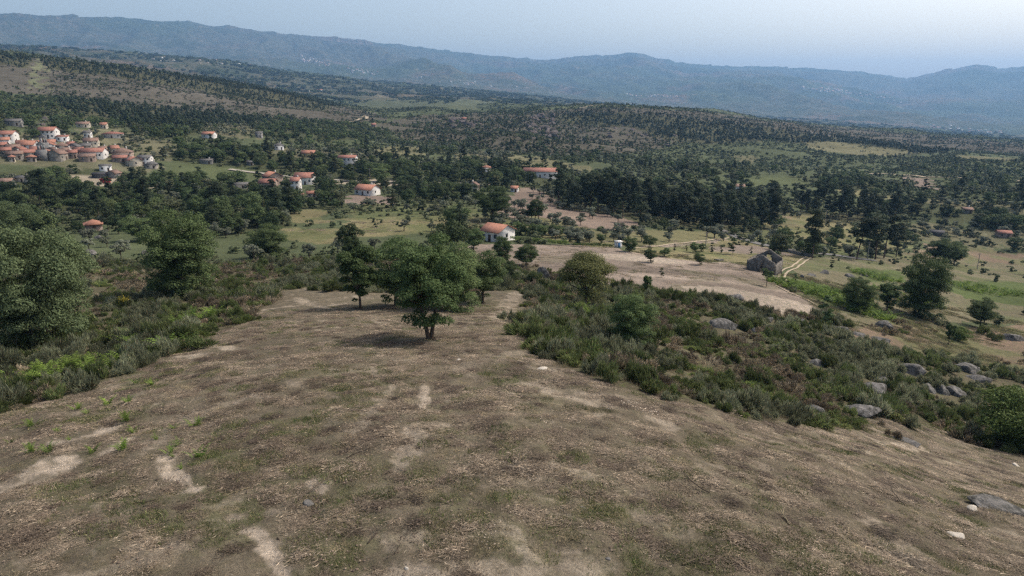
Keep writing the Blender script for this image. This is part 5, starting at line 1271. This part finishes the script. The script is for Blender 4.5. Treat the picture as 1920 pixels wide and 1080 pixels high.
# ------------------------------------------------------------------ rocks
BOULDERS = [
 (1362, 618, 76, 26, 'rounded grey boulder with smooth top in the right hand scrub', 1.5), (1017, 522, 44, 32, 'large grey boulder beside the small leafy tree', 1.2),
 (1377, 562, 38, 20, 'dark boulder at the lower edge of the pale field', 1.1), (1442, 604, 30, 12, 'flat grey boulder left of the long slabs', 1.2), (1500, 608, 42, 13, 'long flat slab just left of the dark young pine', 1.4),
 (1582, 622, 40, 15, 'sloping slab right of the dark young pine', 1.4), (1618, 632, 34, 11, 'narrow slab between the sloping slab and the long pale one', 1.4), (1652, 640, 40, 12, 'long pale slab reaching the brown bank', 1.5),
 (1663, 616, 36, 18, 'dark square boulder at the edge of the brown bank', 1.0), (1710, 702, 58, 30, 'dark angular boulder with steep face in the right scrub', 1.1), (1822, 700, 44, 26, 'pale rounded boulder at the top right of the scrub', 1.0),
 (1842, 718, 40, 14, 'low boulder right below the pale rounded boulder', 1.3), (1748, 736, 28, 22, 'left stone of the heaped boulders', 1.0), (1770, 740, 26, 26, 'middle stone of the heaped boulders', .9), (1795, 742, 36, 24, 'right stone of the heaped boulders', 1.1),
 (1650, 738, 60, 18, 'flat grey boulder half sunk in the broom', 1.4), (1662, 722, 40, 20, 'dark boulder behind the flat half sunk one', 1.2), (1535, 686, 36, 20, 'small grey boulder in the middle of the scrub', 1.2), (1622, 782, 76, 24, 'large flat boulder at the lower edge of the scrub', 1.4),
 (1530, 778, 46, 18, 'low dark boulder left of the large flat one', 1.3), (1452, 632, 24, 8, 'small flat stone under the flat grey boulder', 1.3), (1412, 628, 18, 20, 'narrow upright stone right of the smooth rounded boulder', .9),
 (1545, 513, 18, 12, 'dark rock of the rocky slope below the tiny pine', 1.0), (1526, 518, 20, 7, 'flat brown rock left of the dark rock', 1.3), (1505, 521, 10, 9, 'small dark rock near the low dark pine', .8), (1594, 520, 20, 9, 'dark flat rock on the middle of the grassy slope', 1.3), (1622, 518, 20, 9, 'brown rock right of the dark flat rock', 1.2), (1350, 489, 20, 7, 'dark rock on the low bank above the pale field', 1.3),
 (62, 428, 24, 14, 'pale boulder in the scrub at the upper left', 1.0), (162, 482, 34, 18, 'brown boulder above the huge pale oak', 1.3), (182, 447, 20, 8, 'small grey rock below the orange hip roof', 1.2), (268, 486, 24, 20, 'reddish grey boulder left of the tall dense oak', 1.0), (130, 470, 30, 8, 'long grey rock in the left heath', 1.3),
 (1908, 640, 44, 26, 'dark boulder at the right edge of the brown bank', 1.2), (1888, 962, 90, 13, 'grey rock slab level with the ground at the lower right', 1.6),
]
for k, (px, py, w, h, lb, ar) in enumerate(BOULDERS):
    x, y = at(px, py, 25); r = math.hypot(x, y); W = w*r/1280; Hh = h*r/1280
    me = rockmesh('boulder', 'rock', W*1.02, W/ar*1.1, max(Hh*.66, .15), 300+k, 4, 12, .42)
    tag(link('boulder', me, None, (x, y+W*.25, float(H(x, y))-Hh*.04), (rng.uniform(-.06, .06), rng.uniform(-.1, .1), rng.uniform(-.4, .4))), lb, 'boulder')
    FOOT.append((x, y+W*.25, W*.42))
SMALLST = [(1823, 958, 30, 16, 'pale flat topped stone beside the rock slab at the lower right', 'palerock'), (1793, 1006, 34, 14, 'cream broken stone in the lower right litter', 'palerock'), (859, 676, 14, 6, 'small white stone on the clearing below the central oak', 'palerock'),
 (1905, 873, 16, 8, 'small white stone at the right edge of the clearing', 'palerock'), (1092, 952, 20, 9, 'dark pebble like stone in the middle foreground', 'rock'), (1040, 960, 0, 0, '', ''), (763, 1066, 14, 8, 'small white stone at the bottom of the picture', 'palerock'), (580, 944, 36, 16, 'dark stone half buried in the clearing', 'rock'),
 (1015, 692, 28, 6, 'flat pale stone on the brow of the clearing', 'palerock'), (1700, 830, 60, 10, 'flat grey bedrock patch on the right of the clearing', 'rock'), (1745, 1046, 0, 0, '', ''), (1140, 1048, 16, 7, 'dark small stone in the lower middle', 'rock')]
for k, (px, py, w, h, lb, mt) in enumerate(SMALLST):
    if not w: continue
    x, y = at(px, py, 10); r = math.hypot(x, y)*1.15; W = w*r/1280; Hh = h*r/1280
    tag(link('stone', rockmesh('stone', mt, W*.9, W*.62, max(Hh*.5, .05), 400+k, 3, 12, .38), None, (x, y, float(H(x, y))), (0, 0, rng.uniform(0, 3))), lb, 'stone')
# outcrops of the rocky hill and of the left hill foot
OUT = [rockmesh('outcrop', 'hillrock', 1, 1, .55, 500+k, 3, 16, .35) for k in range(5)]
def near_part(px, py, b, s, a, c):
    return ('small one ' if s < a+(c-a)*.4 else 'big one ')+('upper ' if py < (b[1]*2+b[3])/3 else 'lower ' if py > (b[1]+b[3]*2)/3 else 'middle ')+('left' if px < (b[0]*2+b[2])/3 else 'right' if px > (b[0]+b[2]*2)/3 else 'centre')
def outcrops(pts_n, box_, smin, smax, name, label, cat, group, rmin):
    for k in range(pts_n):
        px = rng.uniform(box_[0], box_[2]); py = rng.uniform(box_[1], box_[3]); x, y, z = ground(px, py, rmin); s = rng.uniform(smin, smax); lab = label+' '+near_part(px, py, box_, s, smin, smax)
        tag(link(name, OUT[rng.integers(5)], None, (x, y, z-s*.08), (rng.uniform(-.3, .3), rng.uniform(-.3, .3), rng.uniform(0, 6)), (s, s*rng.uniform(.5, .9), s*rng.uniform(.5, .9))), lab, cat, group)
outcrops(40, (985, 215, 1045, 262), 10, 26, 'rock_outcrop', 'brown outcrop on the rocky hill face,', 'rock', 'outcrops of the rocky hill', 700)
outcrops(22, (840, 222, 900, 240), 8, 20, 'rock_outcrop', 'brown outcrop on the rocky hill shoulder,', 'rock', 'outcrops of the left shoulder', 700)
outcrops(22, (1130, 235, 1270, 275), 7, 16, 'rock_outcrop', 'grey outcrop in scrub right of the rocky hill,', 'rock', 'outcrops right of the rocky hill', 700)
outcrops(16, (50, 222, 125, 248), 5, 11, 'rock_outcrop', 'granite outcrop behind the big white house,', 'rock', 'outcrops behind the village', 450)
FOOTA = np.array(FOOT)

# ------------------------------------------------------------------ broom scrub around the clearing
x, y = candidates(24, 168, 13500, 48)
cl = cover_at(x, y)
dn = np.zeros(len(x)); r = np.hypot(x, y)
dn[cl == CN.index('broom')] = 1.0; dn[cl == CN.index('bracken')] = .10; dn[cl == CN.index('rockygrass')] = .05; dn[cl == CN.index('brown')] = .04
dn *= np.interp(r, [24, 60, 128, 168], [1, .8, .5, .35])*(1-np.where(r > 128, .0, 0))
jx = x+rng.normal(0, 1.0, len(x)); jy = y+rng.normal(0, 1.0, len(x))
dn = np.where((cl == CN.index('clearing')) & (cover_at(jx, jy) == CN.index('broom')) & (r > 22), .22, dn)
gap = fbm(x, y, 6, 3, 141); dn = dn*np.where(gap < -.22, .25, 1)
ok = (rng.uniform(0, 1, len(x)) < dn)
for fx, fy, fr in FOOT: ok &= (x-fx)**2+(y-fy)**2 > (fr+.35)**2
for fx, fy, fr in FOOT[-60:]:
    q = math.hypot(fx, fy); ux, uy = fx/q, fy/q; al = x*ux+y*uy; la = np.abs(-x*uy+y*ux)
    ok &= ~((al < q) & (al > q-fr-2.6) & (la < fr*.9))
x = x[ok]; y = y[ok]; n = len(x); r = np.hypot(x, y); z = H(x, y)
hue = fbm(x, y, 9, 3, 151)+rng.normal(0, .22, n)
idx = np.where(hue > .16, rng.integers(0, 2, n), np.where(hue > -.12, 2+rng.integers(0, 2, n), np.where(hue > -.24, 6, 4+rng.integers(0, 2, n))))
idx = np.where(rng.uniform(0, 1, n) < .09, 7, idx)
s = rng.uniform(.38, 1.15, n)*np.interp(fbm(x, y, 7, 2, 161), [-.5, .5], [.7, 1.3])*np.interp(r, [30, 70, 130, 168], [1.1, 1, 1.0, 1.25]); rz = rng.uniform(0, 2*PI, n)
hs = np.array([1.35, 1.0, 1.3, .9, 1.0, .6, 1.1, .8])[idx]*s
vis = visible(x, y, hs)
px, py = proj(x, y, z); infr = (px > -30) & (px < 1950) & (py < 1100) & vis
o = np.argsort(np.where(infr, -hs/r, 1)); nobj = 280; big = o[:nobj]
BMARKS = [(88, 600, 'the huge pale oak'), (340, 540, 'the tall dense oak'), (235, 580, 'the yellow flowered bush'), (270, 645, 'the bright bracken bed'), (100, 700, 'the lower bracken bed'), (20, 740, 'the left corner of the scrub'), (450, 600, 'the left brow of the clearing'), (540, 520, 'the far left corner of the clearing'), (676, 575, 'the slim dark oak'),
 (1017, 515, 'the large grey boulder'), (1098, 565, 'the yellowish oak'), (1185, 640, 'the bright green bushy oak'), (1362, 612, 'the smooth rounded boulder'), (1500, 605, 'the long flat slab'), (1545, 600, 'the dark young pine'), (1618, 630, 'the narrow slab'), (1710, 695, 'the dark angular boulder'), (1822, 690, 'the pale rounded boulder'), (1770, 735, 'the heaped boulders'), (1650, 733, 'the half sunk flat boulder'), (1535, 680, 'the small middle boulder'), (1622, 775, 'the large flat boulder at the edge'), (1530, 775, 'the low dark boulder'), (1895, 790, 'the bright bush at the right edge'), (1100, 690, 'the brow of the clearing'), (1300, 750, 'the lower edge of the scrub'), (1420, 780, 'the lowest corner of the scrub')]
names = ['grey green', 'grey green', 'dark green', 'dark green', 'brownish', 'brownish', 'fresh green', 'dry leafless']
for k in big:
    sd = 'left' if px[k] < 700 else 'right'
    lb = ('low ' if hs[k] < .9 else 'tall ' if hs[k] > 1.25 else '')+names[idx[k]]+' broom bush '+near_mark(px[k], py[k]-10, BMARKS)
    tag(link('broom_bush', BROOM[idx[k]].joined, None, (x[k], y[k], z[k]), (rng.uniform(-.12, .12), rng.uniform(-.12, .12), rz[k]), (s[k], s[k]*rng.uniform(.75, 1.2), s[k]*rng.uniform(.75, 1.15))), lb, 'bush', '%s broom bushes %s of the clearing' % (names[idx[k]], sd))
q = np.ones(n, bool); q[big] = False
instancer('broom_scrub', [b.joined for b in BROOM], np.stack([x, y, z], 1)[q], np.stack([rng.uniform(-.12, .12, n), rng.uniform(-.12, .12, n), rz], 1)[q], np.stack([s, s*rng.uniform(.75, 1.2, n), s*rng.uniform(.7, 1.15, n)], 1)[q], idx[q], 'dense broom scrub covering the slopes around the clearing', 'scrub')

# ferns: bright bracken beds and single sprouts on the clearing
FERN = [fern('fern', 9, .8), fern('fern', 12, .7), fern('fern', 7, .6)]
BEDS = [((270, 640), 2.2, 30, 'left'), ((330, 650), 1.2, 9, 'left'), ((100, 700), 2.6, 18, 'left'), ((190, 690), 1.6, 10, 'left'), ((30, 730), 2, 8, 'left'), ((370, 600), 2.5, 9, 'left'), ((1500, 540), 7, 90, 'mid'), ((1560, 556), 8, 110, 'mid'), ((1640, 520), 7, 60, 'mid'), ((1850, 545), 11, 110, 'mid'), ((1620, 585), 6, 60, 'mid'), ((1090, 590), 3.5, 30, 'left'), ((1700, 560), 9, 60, 'mid')]
pts = []
for (px, py), rad, n, sd in BEDS:
    cx_, cy_ = at(px, py, 22); a = rng.uniform(0, 2*PI, n); t = np.sqrt(rng.uniform(0, 1, n))*rad
    pts.append(np.stack([cx_+np.cos(a)*t, cy_+np.sin(a)*t, np.full(n, 1.5 if sd == 'left' else 1.9)], 1))
pts = np.concatenate(pts); zz = H(pts[:, 0], pts[:, 1]); rz = rng.uniform(0, 2*PI, len(pts)); s = pts[:, 2]*rng.uniform(.7, 1.3, len(pts))
instancer('bracken', FERN, np.stack([pts[:, 0], pts[:, 1], zz+.1], 1), np.stack([0*rz, 0*rz, rz], 1), np.stack([s, s, s], 1), rng.integers(0, 3, len(pts)), 'bright green bracken in beds among the broom and on the right slope', 'bracken')
SPR = [(146, 768), (163, 776), (200, 760), (238, 792), (252, 812), (130, 826), (90, 848), (230, 845), (225, 842), (172, 850), (106, 812), (293, 825), (335, 835), (325, 858), (340, 880), (320, 850), (372, 858), (60, 850), (285, 722), (255, 720), (290, 640), (240, 755), (327, 805), (368, 800), (60, 800), (22, 830)]
for px, py in SPR:
    x, y = at(px, py, 12)
    tag(link('fern_sprout', FERN[rng.integers(3)], None, (x, y, float(H(x, y))), (0, 0, rng.uniform(0, 6)), (rng.uniform(.45, .8),)*3), ('tiny' if px % 3 == 0 else 'small')+' bright green fern sprout on the clearing '+near_mark(px, py, BMARKS), 'fern', 'fern sprouts on the left of the clearing')
x_, y_ = at(235, 580, 30)
V, F = leaves(rng.normal(0, .28, (220, 3))*[1, 1, .5]+[0, 0, 1.25], unit(220), .06)
M['gorse'] = leafmat('yellow_flowers', (.36, .29, .03), (.33, .27, .04), .3, .2)
e = link('flowering_broom', BROOM[2].joined, None, (x_, y_, float(H(x_, y_))), (0, 0, 0), (1.1,)*3); tag(e, 'broom bush with yellow flowers right of the huge pale oak', 'bush'); link('blossom', mk('blossom', [(V, F, 0)], ['gorse']), e)

# ------------------------------------------------------------------ litter, grass and twigs of the clearing
LIT = [litter('litter', 'twig', 420, 1.7, .03, .34, .009, True), litter('litter', 'twig', 360, 1.7, .03, .28, .008, True), litter('litter', 'darktwig', 420, 1.7, .04, .36, .010, True), litter('litter', 'straw', 220, 1.7, .03, .2, .005, True)]
def crumbs(name, leaf, n, w, smin, smax):
    a = rng.uniform(0, 2*PI, n); t = rng.uniform(0, 1, n)**.5*w/2; c = np.stack([np.cos(a)*t, np.sin(a)*t, np.zeros(n)], 1)
    sz = (smin+(smax-smin)*rng.uniform(0, 1, n)**3)[:, None, None]
    B = np.array([[-1, -.8, -.2], [1, -.9, -.2], [.9, 1, -.2], [-1, .8, -.2], [-.4, -.3, .8], [.5, .35, .65]])
    V = (c[:, None, :]+B[None]*sz*rng.uniform(.5, 1.3, (n, 6, 3))).reshape(-1, 3); q = np.arange(n)[:, None]*6
    F = np.concatenate([q+np.array([f]) for f in ((0, 1, 4), (1, 5, 4), (1, 2, 5), (2, 3, 5), (3, 4, 5), (3, 0, 4))])
    return mk(name, [(V, F, 0)], [leaf])
LIT += [crumbs('crumbs', 'crumb', 200, 1.8, .006, .035), crumbs('crumbs', 'crumb', 120, 1.8, .008, .045), crumbs('crumbs', 'palecrumb', 120, 1.8, .008, .035)]
GRS = [blades('grass', 'grass', 260, 1.1, .15, .012), blades('grass', 'grass', 200, .9, .10, .012), blades('grass', 'straw', 180, 1.0, .20, .008)]
x, y = candidates(14, 78, 24000, 47)
cl = cover_at(x, y); bare, green = masks(x, y); r = np.hypot(x, y)
ok = (cl == CN.index('clearing')) & (rng.uniform(0, 1, len(x)) < (1-.93*stroke_mask(BARE_WIDE, x, y, .3))*(1-bare*.5)*(1-green*.5)*np.interp(r, [14, 45, 78], [1, .8, .4])*np.clip(.75+1.2*fbm(x, y, 1.8, 3, 171), .1, 1))
x = x[ok]; y = y[ok]; n = len(x); rz = rng.uniform(0, 2*PI, n); s = rng.uniform(.7, 1.25, n)
dk = fbm(x, y, 1.6, 4, 175)+rng.normal(0, .22, n)
idx = np.where(dk > .20, 2, np.where(rng.uniform(0, 1, n) < .22, 3, rng.integers(0, 2, n)))
xc, yc = candidates(14, 70, 2400, 47); bc, gc = masks(xc, yc)
okc = (cover_at(xc, yc) == CN.index('clearing')) & (rng.uniform(0, 1, len(xc)) < np.interp(np.hypot(xc, yc), [14, 40, 70], [1, .7, .3]))
xc = xc[okc]; yc = yc[okc]; bc = bc[okc]; ic = np.where(rng.uniform(0, 1, len(xc)) < bc, 6, rng.integers(4, 6, len(xc)))
x = np.concatenate([x, xc]); y = np.concatenate([y, yc]); idx = np.concatenate([idx, ic]); n = len(x); rz = rng.uniform(0, 2*PI, n); s = rng.uniform(.7, 1.25, n)
instancer('wood_litter', LIT, np.stack([x, y, H(x, y)+.012], 1), slope_rot(x, y, rz), np.stack([s, s, s], 1), idx, 'mulched twigs and straw covering the clearing', 'litter')
x, y = candidates(14, 80, 34000, 47)
cl = cover_at(x, y); bare, green = masks(x, y); r = np.hypot(x, y)
p = np.where(cl == CN.index('clearing'), np.clip(green*1.2+.10, 0, 1)*(1-stroke_mask(BARE_WIDE, x, y, .3))*(1-bare*.6), np.where(cl == CN.index('broom'), .12, 0))
ok = rng.uniform(0, 1, len(x)) < p*np.interp(r, [14, 80], [1, .6])
x = x[ok]; y = y[ok]; n = len(x); rz = rng.uniform(0, 2*PI, n); s = rng.uniform(.6, 1.3, n)
br = cover_at(x, y) == CN.index('broom')
idx = np.where(br, 2, np.where(rng.uniform(0, 1, n) < .15, 2, rng.integers(0, 2, n)))
instancer('grass', GRS, np.stack([x, y, H(x, y)], 1), slope_rot(x, y, rz), np.stack([s, s, s*np.where(br, 2.0, 1)], 1), idx, 'short green and dry grass growing through the litter', 'grass')
x, y = candidates(80, 260, 1500, 40); cl = cover_at(x, y)
ok = np.isin(cl, [CN.index(c) for c in ('tilled', 'drygrass', 'olivegrass', 'orchard')]) & (fbm(x, y, 12, 4, 178) > .02)
x = x[ok]; y = y[ok]; n = len(x); rz = rng.uniform(0, 2*PI, n); s = rng.uniform(1, 2.6, n)
instancer('field_tufts', [LIT[1], GRS[2], GRS[1]], np.stack([x, y, H(x, y)], 1), slope_rot(x, y, rz), np.stack([s, s, s*.8], 1), rng.integers(0, 3, n), 'dry tufts and stalks left on the pale fields', 'grass')
x, y = candidates(60, 200, 8500, 47); cl = cover_at(x, y)
ok = np.isin(cl, [CN.index(c) for c in ('rockygrass', 'brown', 'drygrass', 'bracken')]) & (fbm(x, y, 9, 3, 177) > -.1)
x = x[ok]; y = y[ok]; n = len(x); rz = rng.uniform(0, 2*PI, n); s = rng.uniform(1, 2.4, n)
instancer('slope_grass', GRS, np.stack([x, y, H(x, y)], 1), slope_rot(x, y, rz), np.stack([s, s, s], 1), np.where(rng.uniform(0, 1, n) < .5, 2, rng.integers(0, 2, n)), 'tufted grass on the right hand slope', 'grass')
# larger dead branches, each its own
def branch(seed, L):
    r_ = np.random.default_rng(seed); parts = []
    p = np.zeros(3); d = np.array([1.0, 0, 0]); P = [p.copy()]
    for k in range(5):
        d = d+r_.normal(0, .5, 3)*[1, 1, .3]; d /= np.linalg.norm(d); p = p+d*L/5; p[2] = max(.0, min(p[2], .12)); P.append(p.copy())
    parts.append(tube(P, np.linspace(.025, .008, 6)*(.6+L*.4), 5))
    for k in range(5):
        i = r_.integers(1, 5); a = r_.uniform(-1.2, 1.2); l = L*r_.uniform(.15, .4); q = P[i]
        parts.append(tube([q, q+np.array([math.cos(a), math.sin(a), .15])*l*.5, q+np.array([math.cos(a*1.3), math.sin(a*1.3), .12])*l], [.012, .009, .004], 4))
    return parts
CMARKS = [(60, 900, 'the pale scrape at the left edge'), (335, 885, 'the curved pale scrape'), (500, 1020, 'the pale scrape at the bottom'), (595, 908, 'the small bare spot'), (795, 750, 'the short rut below the central oak'), (790, 830, 'the forked pale scrape'), (430, 880, 'the long green grass patch'), (580, 944, 'the half buried dark stone'), (960, 1010, 'the narrow scrape in the lower middle'), (1300, 765, 'the edge of the right hand scrub'), (1823, 958, 'the pale flat topped stone'), (1220, 985, 'the bare soil in the lower right middle'), (1100, 850, 'the middle of the clearing'), (1500, 880, 'the right half of the clearing'), (1680, 1020, 'the lower right scrape'), (160, 820, 'the upper left scrape')]
BRM = [mk('dead_branch', [(v, f, 0) for v, f in branch(600+k, 1.4+.25*k)], [('straw', 'darktwig')[k % 2]], True) for k in range(6)]
BRS = [(770, 935), (250, 945), (990, 870), (960, 855), (1215, 990), (1330, 700+225), (1070, 985), (740, 1040), (470, 915), (390, 910), (60, 860), (650, 860), (735, 870), (690, 1020), (1590, 990), (1620, 1010), (1280, 1060), (560, 940), (390, 1010), (130, 1005), (1300, 765), (1260, 740), (1500, 880), (1700, 950), (880, 760), (1130, 800), (1185, 795), (1320, 875), (1420, 930), (520, 1010), (1000, 1030), (180, 935), (1480, 985)]
for k, (px, py) in enumerate(BRS):
    x, y = at(px, py, 12)
    tag(link('dead_branch', BRM[k % 6], None, (x, y, float(H(x, y))+.04), (0, 0, rng.uniform(0, 6)), (rng.uniform(.5, .9),)*3), 'dry %s dead branch ' % ('pale' if k % 2 == 0 else 'dark')+near_mark(px, py, CMARKS), 'branch', '%s dead branches on the clearing' % ('pale' if k % 2 == 0 else 'dark'))
BRUSH = [litter('brush_pile', 'darktwig', 220, 1.5, .1, .5, .009, True), litter('brush_pile', 'twig', 280, 1.6, .1, .6, .010, True)]
PILES = [(780, 940, 'dark'), (345, 843, 'dark'), (740, 750, 'dark'), (1390, 805, 'dark'), (1450, 800, 'dark'), (980, 880, 'dark'), (1650, 1000, 'dark'), (1700, 1050, 'dark'), (420, 665, 'dark'), (660, 1000, 'dark'), (1240, 745, 'dark'), (1350, 770, 'dark')]
for k, (px, py, c) in enumerate(PILES):
    x, y = at(px, py, 12); s = rng.uniform(.8, 1.3)
    tag(link('brush_pile', BRUSH[k % 2], None, (x, y, float(H(x, y))+.03), (0, 0, rng.uniform(0, 6)), (s*1.5, s*.8, s*1.3)), 'low brown heap of cut twigs '+near_mark(px, py, CMARKS), 'brush pile', 'heaps of cut twigs on the clearing')

# ------------------------------------------------------------------ the air
zmin = float(ZG.min())-1.0-3
zmax = float(ZG.max())+40
V, F = box(-20500, 20500, -20500, 20500, zmin, zmax)
hm = bpy.data.materials.new('haze'); hm.use_nodes = True; nt = hm.node_tree; nt.nodes.clear()
hm.cycles.volume_sampling = 'DISTANCE'; hm.cycles.homogeneous_volume = True
pv = nt.nodes.new('ShaderNodeVolumePrincipled'); pv.inputs['Color'].default_value = (.30, .58, 1.0, 1); pv.inputs['Density'].default_value = HAZE_DENSITY; pv.inputs['Anisotropy'].default_value = .2
ou = nt.nodes.new('ShaderNodeOutputMaterial'); nt.links.new(pv.outputs[0], ou.inputs['Volume'])
tag(link('haze', mk('haze', [(V, F, 0)], [hm])), 'thin blue summer haze over the valley', None, None, 'stuff')
print('terrain', ZG.shape, 'objects', len(bpy.data.objects))
